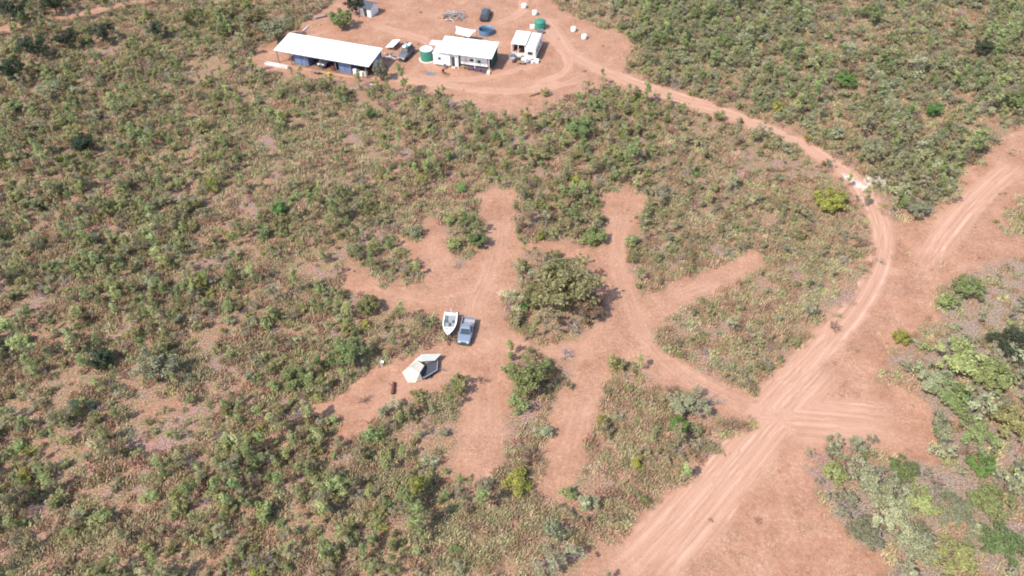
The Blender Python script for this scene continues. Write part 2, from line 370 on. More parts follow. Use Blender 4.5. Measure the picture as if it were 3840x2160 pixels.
# ---------------------------------------------------------------- mesh helpers
class MB:
    def __init__(s):
        s.v = []; s.f = []
    def add(s, vs_, fs):
        o = len(s.v); s.v += [tuple(p) for p in vs_]; s.f += [tuple(i+o for i in f) for f in fs]; return s
    def box(s, x0, x1, y0, y1, z0, z1):
        return s.add([(x0,y0,z0),(x1,y0,z0),(x1,y1,z0),(x0,y1,z0),(x0,y0,z1),(x1,y0,z1),(x1,y1,z1),(x0,y1,z1)],
                     [(3,2,1,0),(4,5,6,7),(0,1,5,4),(1,2,6,5),(2,3,7,6),(3,0,4,7)])
    def slab(s, pts, th):
        """a sheet through the given corners, th thick downwards"""
        n = len(pts); P = [Vector(p) for p in pts]
        return s.add(P+[p-Vector((0,0,th)) for p in P], [tuple(range(n)), tuple(range(2*n-1, n-1, -1))] +
                     [(i, i+n, (i+1) % n+n, (i+1) % n) for i in range(n)])
    def tube(s, p, q, r0, r1=None, n=6, cap=True):
        p = Vector(p); q = Vector(q); r1 = r0 if r1 is None else r1
        d = (q-p).normalized(); a = d.orthogonal().normalized(); b = d.cross(a)
        vs_ = []
        for c, r in ((p, r0), (q, r1)):
            vs_ += [c+a*math.cos(2*math.pi*i/n)*r+b*math.sin(2*math.pi*i/n)*r for i in range(n)]
        fs = [(i, (i+1) % n, (i+1) % n+n, i+n) for i in range(n)]
        if cap: fs += [tuple(range(n-1, -1, -1)), tuple(range(n, 2*n))]
        return s.add(vs_, fs)
    def lathe(s, prof, n=24, c=(0, 0, 0), close=True):
        vs_ = []; m = len(prof)
        for r, z in prof:
            vs_ += [(c[0]+r*math.cos(2*math.pi*i/n), c[1]+r*math.sin(2*math.pi*i/n), c[2]+z) for i in range(n)]
        fs = [(k*n+i, k*n+(i+1) % n, (k+1)*n+(i+1) % n, (k+1)*n+i) for k in range(m-1) for i in range(n)]
        if close: fs += [tuple(range(n-1, -1, -1)), tuple(range((m-1)*n, m*n))]
        return s.add(vs_, fs)
    def loft(s, rings, cap=True, closed=True):
        n = len(rings[0]); vs_ = [p for r in rings for p in r]
        fs = [(k*n+i, k*n+(i+1) % n, (k+1)*n+(i+1) % n, (k+1)*n+i) for k in range(len(rings)-1) for i in range(n if closed else n-1)]
        if cap: fs += [tuple(range(n-1, -1, -1)), tuple(range((len(rings)-1)*n, len(rings)*n))]
        return s.add(vs_, fs)
    def poly(s, *pts):
        return s.add(pts, [tuple(range(len(pts)))])
    def mesh(s, name, mat, smooth_=False):
        me = bpy.data.meshes.new(name); me.from_pydata([tuple(v) for v in s.v], [], s.f)
        me.materials.append(MATS[mat])
        if smooth_:
            me.polygons.foreach_set('use_smooth', [True]*len(me.polygons))
        me.update(); return me
    def obj(s, name, mat, parent=None, smooth_=False, loc=None, rot=None, bevel=0.0):
        o = bpy.data.objects.new(name, s.mesh(name, mat, smooth_)); COL.objects.link(o)
        if parent: o.parent = parent
        if loc: o.location = loc
        if rot: o.rotation_euler = rot
        if bevel:
            b = o.modifiers.new('bevel', 'BEVEL'); b.width = bevel; b.segments = 2; b.limit_method = 'ANGLE'
        return o
def tag(o, label, cat, group=None):
    o['label'] = label; o['category'] = cat
    if group: o['group'] = group
    return o
def thing(name, label, cat, loc=(0, 0, 0), rz=0.0, group=None):
    o = bpy.data.objects.new(name, None); COL.objects.link(o)
    o.location = loc; o.rotation_euler = (0, 0, rz); o.empty_display_size = 0.3
    return tag(o, label, cat, group)
def put(name, me, parent, color=None, loc=None):
    o = bpy.data.objects.new(name, me); COL.objects.link(o); o.parent = parent
    if color: o.color = (*color, 1)
    if loc: o.location = loc
    return o

# ---------------------------------------------------------------- the ground and the bare tracks
def build_ground():
    st = 0.42
    xs = np.concatenate([[-3000, -1200, -500, -260, -180], np.arange(-140, 140.01, st), [180, 260, 500, 1200, 3000]])
    ys = np.concatenate([[-3000, -1000, -300, -60, 0], np.arange(16, 190.01, st), [240, 320, 500, 1200, 3000]])
    X, Y = np.meshgrid(xs, ys)
    bare, comp, grav, across, cls = fields(X, Y)
    nx, ny = len(xs), len(ys)
    idx = np.arange(nx*ny).reshape(ny, nx)
    quads = np.stack([idx[:-1, :-1], idx[:-1, 1:], idx[1:, 1:], idx[1:, :-1]], -1).reshape(-1, 4)
    xyz = np.stack([X.ravel(), Y.ravel(), np.zeros(X.size)], -1)
    colr = np.stack([bare.ravel(), comp.ravel(), grav.ravel(), dryness(X, Y).ravel()], -1)
    acr = across.ravel()
    def sheet(name, fq, z):
        used = np.unique(fq); remap = np.full(len(xyz), -1); remap[used] = np.arange(len(used))
        v = xyz[used].copy(); v[:, 2] = z; q = remap[fq]
        me = bpy.data.meshes.new(name)
        me.vertices.add(len(v)); me.vertices.foreach_set('co', v.ravel().astype(np.float32))
        me.loops.add(q.size); me.loops.foreach_set('vertex_index', q.ravel().astype(np.int32))
        me.polygons.add(len(q)); me.polygons.foreach_set('loop_start', np.arange(0, q.size, 4, dtype=np.int32))
        me.update(calc_edges=True)
        a = me.attributes.new('cover', 'FLOAT_COLOR', 'POINT'); a.data.foreach_set('color', colr[used].ravel().astype(np.float32))
        b = me.attributes.new('across', 'FLOAT', 'POINT'); b.data.foreach_set('value', acr[used].astype(np.float32))
        me.materials.append(MATS['ground'])
        o = bpy.data.objects.new(name, me); COL.objects.link(o); o['kind'] = 'structure'
        return o
    sheet('ground', quads, 0.0)
    fb = bare.ravel()[quads].mean(1); fc = cls.ravel()[quads[:, 0]]
    for c, nm in ((ROAD, 'dirt_road'), (CAMP, 'campsite_track'), (YARD, 'yard_ground')):
        sheet(nm, quads[(fb > 0.5) & (fc == c)], 0.005)
build_ground()

# ---------------------------------------------------------------- plants
def leaf_mesh(name, C, size, mat, up=1.0, out=0.5, centre=None, aspect=1.6, seed=0, strip=False):
    """one small quad for each leaf spray at points C; size per leaf"""
    r = np.random.default_rng(seed); n = len(C)
    nrm = r.normal(size=(n, 3)); nrm /= np.linalg.norm(nrm, axis=1, keepdims=True)
    nrm[:, 2] += up
    if centre is not None:
        o = C-centre; o /= np.linalg.norm(o, axis=1, keepdims=True)+1e-6; nrm += o*out
    nrm /= np.linalg.norm(nrm, axis=1, keepdims=True)
    t = np.cross(nrm, r.normal(size=(n, 3))); t /= np.linalg.norm(t, axis=1, keepdims=True)+1e-9
    b = np.cross(nrm, t)
    s = (size*np.ones(n))[:, None]*r.uniform(0.6, 1.35, (n, 1))
    a = t*s*aspect*0.5; w = b*s*0.5
    V = np.stack([C-a, C-w*0.9+a*0.1, C+a, C+w*0.9+a*0.1], 1).reshape(-1, 3)
    lv = np.repeat(r.random(n), 4)
    return V, np.arange(4*n).reshape(n, 4), lv
def mesh_from(name, parts, mats):
    """parts: list of (V, F list or array, lv, material index)"""
    me = bpy.data.meshes.new(name); V = []; Fs = []; lv = []; mi = []; o = 0
    for v, f, l, m in parts:
        V.append(np.asarray(v, float)); lv.append(np.asarray(l, float))
        for q in f: Fs.append(tuple(int(i)+o for i in q)); mi.append(m)
        o += len(v)
    me.from_pydata(np.concatenate(V).tolist(), [], Fs)
    a = me.attributes.new('lv', 'FLOAT', 'POINT'); a.data.foreach_set('value', np.concatenate(lv).astype(np.float32))
    for m in mats: me.materials.append(MATS[m])
    me.polygons.foreach_set('material_index', mi); me.update()
    return me
def branches(rg, base, tip, r0, r1, mb, wob=0.12, seg=3, n=4):
    p = Vector(base); L = (Vector(tip)-p).length
    for k in range(seg):
        t = (k+1)/seg
        q = Vector(base).lerp(Vector(tip), t)
        if k < seg-1: q += Vector((rg.uniform(-1, 1), rg.uniform(-1, 1), rg.uniform(-.4, .4)))*wob*L
        mb.tube(p, q, r0+(r1-r0)*k/seg, r0+(r1-r0)*t, n, False); p = q
def plant(kind, seed):
    """returns (leaf parts, wood MB) in metres, base at the origin"""
    rg = random.Random(seed); r = np.random.default_rng(seed); mb = MB(); C = []; S = []
    def clump(c, rad, n, size, flat=0.8):
        d = r.normal(size=(n, 3)); d /= np.linalg.norm(d, axis=1, keepdims=True)
        d *= (r.random((n, 1))**0.5)*rad; d[:, 2] *= flat
        C.append(np.array(c)+d); S.append(np.full(n, size))
    if kind == 'bush':            # rounded bush, many stems
        k = rg.randint(7, 10)
        for i in range(k):
            a = rg.uniform(0, 6.28); q = rg.uniform(0.1, 0.62); z = rg.uniform(0.35, 1.05)*(1.15-q*0.5)
            c = (math.cos(a)*q, math.sin(a)*q, z); clump(c, rg.uniform(.2, .38), rg.randint(34, 52), .12)
            branches(rg, (0, 0, 0), c, .028, .01, mb)
    elif kind == 'sapling':       # upright young tree, leaves up the stem
        h = rg.uniform(2.1, 3.0); lean = (rg.uniform(-.25, .25), rg.uniform(-.2, .2))
        branches(rg, (0, 0, 0), (lean[0], lean[1], h), .045, .012, mb, 0.04, 4)
        for i in range(rg.randint(8, 11)):
            t = rg.uniform(.28, 1); a = rg.uniform(0, 6.28); q = rg.uniform(.12, .5)*(1.15-t*.6)
            c = (lean[0]*t+math.cos(a)*q, lean[1]*t+math.sin(a)*q, h*t+.1)
            branches(rg, (lean[0]*t, lean[1]*t, h*t-.15), c, .016, .008, mb, 0.05, 2, 3)
            clump(c, rg.uniform(.17, .34), rg.randint(22, 36), .125, 1.0)
    elif kind == 'sparse':        # open-crowned grey-green tree
        h = rg.uniform(2.4, 3.2); f0 = h*.4
        branches(rg, (0, 0, 0), (0, 0, f0), .06, .045, mb, .05, 2)
        for i in range(rg.randint(8, 12)):
            a = rg.uniform(0, 6.28); q = rg.uniform(.2, 1.05); z = h*rg.uniform(.55, 1.0)-q*.25
            c = (math.cos(a)*q, math.sin(a)*q, z)
            branches(rg, (0, 0, f0*rg.uniform(.7, 1)), c, .03, .008, mb)
            clump(c, rg.uniform(.2, .42), rg.randint(26, 44), .115, .7)
    elif kind == 'low':           # spreading knee-high shrub
        for i in range(rg.randint(7, 11)):
            a = rg.uniform(0, 6.28); q = rg.uniform(.05, .75); c = (math.cos(a)*q, math.sin(a)*q, rg.uniform(.15, .45))
            clump(c, rg.uniform(.15, .28), rg.randint(16, 28), .105, .6); branches(rg, (0, 0, 0), c, .018, .008, mb, .1, 2, 3)
    elif kind == 'dead':          # leafless branching shrub
        for i in range(rg.randint(8, 12)):
            a = rg.uniform(0, 6.28); q = rg.uniform(.3, 1.0); c = Vector((math.cos(a)*q, math.sin(a)*q, rg.uniform(.5, 1.3)))
            branches(rg, (0, 0, 0), c, .038, .016, mb, .12)
            for j in range(4):
                e = c*rg.uniform(.5, .9)
                branches(rg, e, e+Vector((rg.uniform(-.5, .5), rg.uniform(-.5, .5), rg.uniform(.0, .5))), .02, .01, mb, .1, 2, 3)
    elif kind in ('tree', 'round', 'lobed'):   # unit-radius crown, scaled when placed; leaves stay leaf-sized through count
        n_l = {'tree': 34, 'round': 38, 'lobed': 16}[kind]
        tall = {'tree': 1.05, 'round': .95, 'lobed': .9}[kind]
        base = tall*0.38
        branches(rg, (0, 0, 0), (rg.uniform(-.05, .05), rg.uniform(-.05, .05), base), .055, .042, mb, .04, 3, 6)
        for i in range(n_l):
            d = r.normal(size=3); d /= np.linalg.norm(d); d *= rg.random()**(.33 if kind != 'tree' else .45)
            if kind == 'tree': sx = 1.0*(1+.18*math.sin(3*math.atan2(d[1], d[0])+seed)); c = (d[0]*sx*.85, d[1]*sx*.85, tall*.85+d[2]*tall*.42)
            else: c = (d[0]*.78, d[1]*.78, tall*.75+d[2]*tall*.52)
            branches(rg, (0, 0, base*rg.uniform(.75, 1)), c, .026, .006, mb, .12, 3, 4)
            rad = rg.uniform(.12, .27) if kind != 'lobed' else rg.uniform(.24, .34)
            clump(c, rad, int(95*(rad/.25)**2)+14, .066 if kind == 'tree' else .072, .72)
    elif kind == 'spiky':         # rosettes of long arching leaves
        V = []; Fq = []; lv = []
        for h in range(12):
            hc = np.array([rg.uniform(-.62, .62), rg.uniform(-.62, .62), rg.uniform(.2, .62)]) if h else np.array([0, 0, .6])
            mb.tube((hc[0]*.5, hc[1]*.5, 0), hc, .05, .04, 5, False)
            for i in range(44):
                a = rg.uniform(0, 6.28); e = rg.uniform(.05, 1.2); L = rg.uniform(.45, .75)
                d = np.array([math.cos(a)*math.cos(e), math.sin(a)*math.cos(e), math.sin(e)]); s = np.array([-math.sin(a), math.cos(a), 0])*.045
                p1 = hc+d*L*.55; p2 = hc+d*L+np.array([0, 0, -.22*L]); o = len(V)
                V += [hc-s*.6, hc+s*.6, p1+s, p1-s, p2]; Fq += [(o, o+1, o+2, o+3), (o+3, o+2, o+4)]; lv += [rg.random()]*5
        return [(np.array(V), Fq, lv)], mb
    elif kind == 'tussock':       # dry grass clump
        V = []; Fq = []; lv = []
        for i in range(60):
            a = rg.uniform(0, 6.28); q = rg.random()**.7*.55; p = np.array([math.cos(a)*q, math.sin(a)*q, 0])
            b = rg.uniform(0, 6.28); L = rg.uniform(.22, .6); e = np.array([math.cos(b)*.45, math.sin(b)*.45, .75])*L
            s = np.array([math.cos(b+1.57), math.sin(b+1.57), 0])*.045; o = len(V)
            V += [p-s, p+s, p+e*.65+s*.7, p+e+np.array([0, 0, -.04])]; Fq += [(o, o+1, o+2, o+3)]; lv += [rg.random()]*4
        return [(np.array(V), Fq, lv)], mb
    if not C: return [], mb
    C = np.concatenate(C); S = np.concatenate(S); C[:, 2] = np.maximum(C[:, 2], .04)
    v, f, l = leaf_mesh('x', C, S, 'leaf', centre=C.mean(0), seed=seed+5)
    return [(v, f, l)], mb
TINT = {'olive': (.345, .315, .135), 'green': (.275, .315, .125), 'vivid': (.22, .33, .10), 'yellow-green': (.37, .37, .09),
        'grey-green': (.36, .35, .215), 'dark green': (.085, .105, .058), 'pale green': (.41, .405, .24), 'lime': (.355, .38, .16), 'dull olive': (.30, .26, .13),
        'brown-green': (.35, .265, .155), 'straw': (.44, .31, .195), 'tan': (.365, .23, .145), 'dry green': (.375, .335, .18)}
LIB = {}
def lib(kind, var, wood='bark'):
    """shared meshes: (crown, stem) of one variant"""
    k = (kind, var, wood)
    if k not in LIB:
        lp, mb = plant(kind, 100*sum(map(ord, kind)) + var)
        crown = mesh_from(kind+'_crown', [(v, f, l, 0) for v, f, l in lp], ['leaf']) if lp else None
        stem = mb.mesh(kind+'_stem', wood) if mb.v else None
        LIB[k] = (crown, stem)
    return LIB[k]
NVAR = {'tree': 4, 'round': 4, 'lobed': 3, 'bush': 5, 'sapling': 5, 'sparse': 5, 'low': 4, 'dead': 4, 'spiky': 2}
NAMES = {'tree': ('tree', 'tree'), 'round': ('round_shrub', 'shrub'), 'lobed': ('lobed_shrub', 'shrub'), 'bush': ('bush', 'shrub'), 'sapling': ('sapling', 'sapling'),
         'sparse': ('open_sapling', 'sapling'), 'low': ('low_shrub', 'shrub'), 'dead': ('dead_shrub', 'dead shrub'), 'spiky': ('spiky_plant', 'plant')}
PLANTED = []          # x, y, radius of the plants that stand as things
def grow(kind, var, x, y, sc, rz, tint, label, group, wood='bark', zs=1.0):
    nm, cat = NAMES[kind]
    t = thing(nm, label, cat, (x, y, 0), rz, group)
    t.scale = (sc, sc, sc*zs)
    crown, stem = lib(kind, var % NVAR[kind], wood)
    if stem: put('trunk' if kind in ('tree', 'sapling', 'sparse') else ('branches' if kind == 'dead' else 'stems'), stem, t)
    if crown: put('crown', crown, t, TINT[tint])
    return t

# plants that can be picked out one by one: display x, y of the crown, crown radius in metres, kind, tint, height factor, label
PLANTS = [
 (1418,712,4.5,'tree','dull olive',1.0,'broad olive tree in the middle of the scrub island inside the track ring'),
 (1475,775,2.2,'tree','brown-green',1.0,'brownish lower tree on the right of the scrub island'),
 (1512,752,1.7,'dead','tan',1.0,'brown leafless shrub on the right edge of the scrub island'),
 (1445,815,1.5,'dead','tan',1.0,'bare brown shrub at the lower edge of the scrub island'),
 (1318,672,2.0,'sparse','pale green',1.0,'pale thin tree at the upper left of the scrub island'),
 (1352,640,1.4,'sparse','dry green',1.0,'thin tree at the top of the scrub island'),
 (1282,748,1.9,'sparse','pale green',1.0,'pale thin tree at the left edge of the scrub island'),
 (1300,800,1.4,'bush','dry green',1.0,'dry green bush at the lower left of the scrub island'),
 (1330,762,1.2,'bush','vivid',1.0,'bright green bush low in the left of the scrub island'),
 (1345,738,2.3,'tree','dull olive',.9,'smaller olive tree joined to the left of the broad island tree'),
 (1395,640,1.1,'bush','olive',1.0,'small olive bush at the upper edge of the scrub island'),
 (1375,795,1.9,'sparse','dry green',1.0,'thin tree at the lower middle of the scrub island'),
 (1322,945,2.5,'tree','green',1.2,'round olive tree with a dark shadow between the two southern camp bays'),
 (1302,1010,1.5,'bush','green',1.3,'green bush at the foot of the round olive tree between camp bays'),
 (1465,320,2.7,'round','green',.85,'large round green shrub above the campsite, below the yard'),
 (1500,260,1.8,'round','lime',1.0,'fresh green shrub just below the bend of the yard track'),
 (2088,500,2.5,'round','yellow-green',.85,'big rounded yellow-green shrub beside the inside of the curved road'),
 (205,360,2.2,'round','dark green',1.0,'very dark round tree standing alone at the far left'),
 (180,335,1.9,'round','olive',1.0,'olive shrub touching the very dark round tree at the far left'),
 (250,900,1.7,'round','dark green',1.0,'dark shrub in the scrub at the left, level with the tent'),
 (738,948,1.7,'round','green',1.0,'deep green shrub left of the tent track'),
 (870,885,2.3,'tree','green',1.05,'full green tree beside the track, up and left of the tent'),
 (388,915,2.4,'tree','grey-green',1.0,'grey-green spreading tree in the left scrub, level with the tent'),
 (925,765,1.7,'round','olive',1.0,'olive shrub by the tip of the western camp bay'),
 (1708,1068,1.15,'round','vivid',1.05,'vivid green ball-shaped shrub near the road junction'),
 (1605,1165,1.0,'lobed','yellow-green',1.15,'small yellow-green shrub below the vivid green ball-shaped one'),
 (1516,1060,0.9,'lobed','yellow-green',1.0,'small yellow-green shrub right of the southeastern camp bay'),
 (1308,1208,1.95,'lobed','yellow-green',.9,'large lumpy yellow-green shrub between the ends of the southern bays'),
 (1332,1150,1.7,'dead','tan',1.0,'grey dead shrub behind the large lumpy yellow-green shrub'),
 (1366,1085,1.2,'bush','grey-green',1.0,'grey-green bush between the southern bays, by the right bay'),
 (1480,1255,1.4,'bush','grey-green',1.2,'grey-green bush just past the end of the southeastern bay'),
 (1428,1240,1.1,'bush','green',1.0,'small green bush at the end of the southeastern bay'),
 (1385,1400,1.9,'sparse','grey-green',.8,'grey-green tree at the bottom edge, left of the road'),
 (1448,1385,1.7,'sparse','grey-green',.8,'grey-green tree at the bottom edge, nearest the road'),
 (1400,1335,1.5,'bush','grey-green',1.2,'grey-green bush above the bottom-edge trees left of the road'),
 (957,174,1.6,'round','grey-green',1.75,'grey-green round tree at the right end of the long shed'),
 (856,44,2.4,'round','green',1.15,'leafy green tree left of the small white hut'),
 (893,10,2.3,'tree','dark green',1.1,'dark tree behind the small white hut'),
 (1372,230,1.0,'round','olive',1.0,'small dark olive shrub alone on the bare yard edge'),
 (828,186,1.5,'sparse','lime',.8,'thin yellowish tree in front of the long shed'),
 (690,70,3.4,'tree','grey-green',.9,'greyish spreading tree at the left edge of the yard'),
 (640,45,2.6,'tree','olive',.9,'olive tree outside the upper left of the yard'),
 (1660,470,1.6,'sparse','grey-green',.75,'grey-green tree just right of the northeastern camp bay'),
 (1590,642,1.2,'bush','olive',1.1,'dark olive bush on the right of the northeastern bay'),
 (1498,592,1.7,'round','green',1.0,'green shrub on the left side of the northeastern bay'),
 (1200,603,1.6,'round','green',1.0,'green shrub on the left side of the northern bay'),
 (1128,552,1.2,'lobed','lime',1.0,'lime shrub at the tip of the northwestern bay'),
 (1045,580,1.3,'bush','grey-green',1.1,'grey-green bush in the mouth of the northwestern bay'),
 (1160,470,1.0,'bush','vivid',1.1,'bright green bush up and left of the northern bay'),
 (700,522,1.4,'round','vivid',1.0,'bright green shrub alone in the scrub, upper left of the campsite'),
 (1745,438,0.8,'bush','vivid',1.0,'small bright shrub in the dry scrub inside the road curve'),
 (1955,268,1.3,'bush','yellow-green',1.1,'yellow-green bush just above the curved road'),
 (2130,198,2.0,'round','vivid',1.0,'bright green tree in the dense scrub at upper right'),
 (2350,275,1.6,'round','vivid',1.2,'vivid green tree in the right of the dense upper scrub'),
 (2200,35,2.4,'tree','green',1.0,'green tree near the top edge at upper right'),
 (2480,120,2.3,'tree','dark green',1.0,'dark green tree near the upper right corner'),
 (2560,250,2.2,'tree','green',1.0,'green tree cut by the right edge, above the wide road'),
 (1660,95,2.0,'tree','green',.9,'green tree right of the yard, across the track'),
 (1820,100,1.9,'tree','green',.9,'green tree in the upper scrub, right of the yard'),
 (2310,520,2.0,'tree','grey-green',.9,'grey-green tree on the point where the two roads part'),
 (2265,500,1.5,'bush','green',1.2,'green bush on the point where the roads part, nearest the curve'),
 (2440,725,2.2,'tree','green',.9,'green spreading tree at the right, below the wide road'),
 (2385,755,1.6,'bush','green',1.2,'green bush left of the spreading tree below the wide road'),
 (2268,848,1.2,'round','yellow-green',1.1,'yellow-green shrub alone at the right edge of the road'),
 (2420,905,3.0,'tree','lime',.9,'large fresh green tree at the right, among grey scrub'),
 (2500,945,2.6,'tree','green',.9,'dark-shaded green tree right of the large fresh green one'),
 (2345,950,2.3,'tree','pale green',.9,'pale green tree at the right edge of the cleared ground'),
 (2545,860,2.4,'tree','dark green',.9,'dark green tree cut by the right edge of the picture'),
 (2400,1000,2.2,'tree','green',.9,'green tree below the large fresh green tree at right'),
 (2545,1060,2.6,'tree','olive',.9,'olive tree at the right edge, lower half'),
 (2455,1085,2.2,'tree','lime',.85,'lime tree right of the cleared patch'),
 (2380,1120,1.8,'sparse','pale green',.8,'pale thin tree by the cleared patch at right'),
 (2470,1168,1.5,'round','vivid',1.0,'vivid green shrub at lower right, beyond the cleared patch'),
 (2175,1165,1.6,'sparse','grey-green',.75,'grey-green thin tree at the top of the lower right thicket'),
 (2100,1190,1.5,'round','lime',1.0,'fresh green shrub at the left edge of the lower right thicket'),
 (2200,1215,2.3,'tree','pale green',.85,'pale green tree in the lower right thicket'),
 (2270,1180,1.7,'tree','green',.85,'green tree near the top of the lower right thicket'),
 (2125,1250,1.8,'sparse','grey-green',.8,'grey thin tree by the left edge of the lower right thicket'),
 (2240,1300,2.2,'tree','pale green',.85,'pale tree in the middle of the lower right thicket'),
 (2320,1265,1.9,'tree','lime',.85,'lime tree in the middle of the lower right thicket'),
 (2180,1335,1.9,'tree','grey-green',.8,'grey-green tree low in the lower right thicket'),
 (2300,1375,2.3,'tree','pale green',.85,'pale tree at the bottom of the lower right thicket'),
 (2400,1290,2.0,'tree','grey-green',.8,'grey-green tree in the right of the lower right thicket'),
 (2400,1400,2.2,'tree','olive',.85,'olive tree at the bottom edge of the lower right thicket'),
 (2490,1260,2.1,'tree','green',.85,'green tree at the right of the lower right thicket'),
 (2520,1370,2.3,'tree','green',.85,'green tree in the bottom right corner'),
 (1742,1018,2.1,'tree','grey-green',.8,'grey-green spreading tree above the road junction'),
 (1795,1008,1.2,'dead','tan',1.0,'brown bare shrub on the right of the tree above the junction'),
 (1700,1010,1.4,'bush','pale green',1.0,'pale bush on the left of the tree above the junction'),
 (1745,1078,1.1,'bush','dry green',1.0,'dry green bush between the junction tree and the road'),
 (1555,905,1.5,'bush','olive',1.0,'olive bush at the top of the wedge right of the southeastern bay'),
 (1850,1072,1.2,'dead','tan',.6,'low brown twiggy shrub on the edge of the junction'),
 (2098,822,1.2,'dead','tan',.55,'brown twiggy shrub beside the wide road, inside the curve'),
 (1425,890,1.2,'dead','tan',.9,'brown dead shrub just below the ring track'),
 (1210,955,1.1,'dead','tan',.6,'low brown twigs on the ground between tent and south bay'),
 (915,1005,1.0,'dead','tan',.6,'low brown twigs on the tent track'),
 (992,1018,1.2,'sparse','pale green',.7,'pale thin tree at the lower edge of the tent track'),
 (1052,1205,1.0,'sapling','yellow-green',1.0,'yellow-green sapling left of the end of the south bay'),
 (1075,1160,1.2,'bush','grey-green',1.0,'grey-green bush behind the yellow-green sapling by the south bay'),
 (940,1090,1.3,'bush','green',1.2,'green bush just below the tent track'),
 (1275,930,1.0,'bush','lime',1.0,'lime bush on the left of the round olive tree'),
 (2040,775,1.5,'sparse','pale green',.7,'pale thin tree on the inside of the wide road'),
 (1985,365,1.5,'sparse','grey-green',.7,'grey-green tree on the inner edge of the curved road'),
 (80,115,3.0,'tree','dark green',1.0,'large dark tree at the left, just below the far road'),  # shade over this corner is put into the trees' dark leaf tint
 (165,95,2.6,'tree','dark green',1.0,'dark tree below the far road, second from the left edge'),
 (25,175,2.8,'tree','dark green',1.0,'dark tree at the left edge below the far road'),
 (255,80,2.4,'tree','dark green',1.0,'dark tree below the far road, third from the left edge'),
 (30,22,3.2,'tree','dark green',1.0,'dark tree in the upper left corner'),
 (130,2,3.0,'tree','dark green',1.0,'dark tree at the top edge, left of the far road'),
 (395,72,2.2,'tree','dark green',1.0,'dark tree near the top, right of the far road'),
 (470,40,2.4,'tree','olive',1.0,'olive tree near the top, halfway from the far road to the yard'),
 (545,30,2.2,'tree','olive',1.0,'olive tree near the top, nearer the yard'),
 (120,225,2.4,'tree','grey-green',.9,'greyish tree in the dark upper left scrub'),
 (32,268,1.6,'round','green',.9,'green shrub at the left edge, below the dark trees'),
 (2215,655,1.0,'dead','tan',.6,'grey twigs on the inner edge of the road curve'),
]
landm = []
for i, (px, py, rad, kind, tint, zs, label) in enumerate(PLANTS):
    unit = {'tree': 1.0, 'round': 1.0, 'lobed': 1.0, 'bush': .85, 'sapling': .55, 'sparse': 1.2, 'low': .9, 'dead': 1.0, 'spiky': 1.0}[kind]
    hc = {'tree': .8, 'round': .7, 'lobed': .65, 'bush': .65, 'sapling': 1.5, 'sparse': 2.0, 'low': .3, 'dead': .6, 'spiky': .5}[kind]
    sc = rad/unit*(1.2 if kind in ('tree', 'round') else 1.08)
    p = D(px, py, hc*sc*zs)
    grow(kind, i, p.x, p.y, sc, random.uniform(0, 6.28), tint, label, None, 'brown_twig' if kind == 'dead' and i % 3 else ('dead_wood' if kind == 'dead' else 'bark'), zs)
    PLANTED.append((p.x, p.y, rad))
for px, py, r_ in ((1686, 1200, 3.2), (1680, 1265, 2.2), (1750, 1245, 2.8), (1580, 1400, 3.6), (1020, 250, 3.0), (1200, 215, 9), (1350, 240, 6)):
    p = G(px, py); PLANTED.append((p.x, p.y, r_))          # keep the scrub off the boat, the truck, the tent and the shed
PL = np.array(PLANTED)

# --- the scrub: where it grows, how thick, which kinds
def scatter(n, margin=7.0):
    y = RNG.uniform(20, 176, n); half = 0.70*(y*math.cos(T)+H*math.sin(T))+margin
    x = RNG.uniform(-1, 1, n)*half.max(); k = np.abs(x) < half
    return x[k], y[k]
def zone(x, y):
    """0 left scrub, 1 dense upper right, 2 dry ground inside the road curve, 3 right thickets"""
    u, v, _ = project(x, y)
    z = np.zeros(x.shape, int)
    z[inside(x, y, ZLOOPW)] = 2
    for wedge in ([(1540,900),(1640,950),(1760,990),(1850,1060),(1720,1190),(1560,1330),(1500,1300),(1420,1260),(1480,1120)], [(1290,1000),(1400,960),(1370,1200),(1330,1330),(1200,1330),(1270,1150)], [(1100,730),(1000,690),(860,720),(990,800),(1110,850),(1010,900),(930,830)]):
        z[inside(x, y, np.array([D(*p)[:2] for p in wedge]))] = 2
    up = np.array([D(*p)[:2] for p in [(1400,-60),(1600,100),(1720,230),(1980,320),(2180,440),(2260,540),(2340,530),(2450,400),(2700,230),(2700,-60)]]); z[inside(x, y, up)] = 1
    z[inside(x, y, ZRIGHTW)] = 3
    return z
def shrub_points():
    x, y = scatter(90000)
    b, c, g, a, cl = fields(x, y)
    z = zone(x, y)
    clumpy = fbm(x*.07, y*.07, 41, 4)*.55+fbm(x*.38, y*.38, 55, 3)*.45
    dens = np.array([.36, .62, .26, .42])[z]
    pr = dens*np.clip((clumpy-.33)*4.2, .08, 2.0)*np.where(b > .45, 0, 1)
    k = RNG.random(len(x)) < pr
    x, y, z = x[k], y[k], z[k]
    d = np.sqrt((x[:, None]-PL[None, :, 0])**2+(y[:, None]-PL[None, :, 1])**2)-PL[None, :, 2]*.85
    k = d.min(1) > .25
    return x[k], y[k], z[k]
SX, SY, SZ = shrub_points()
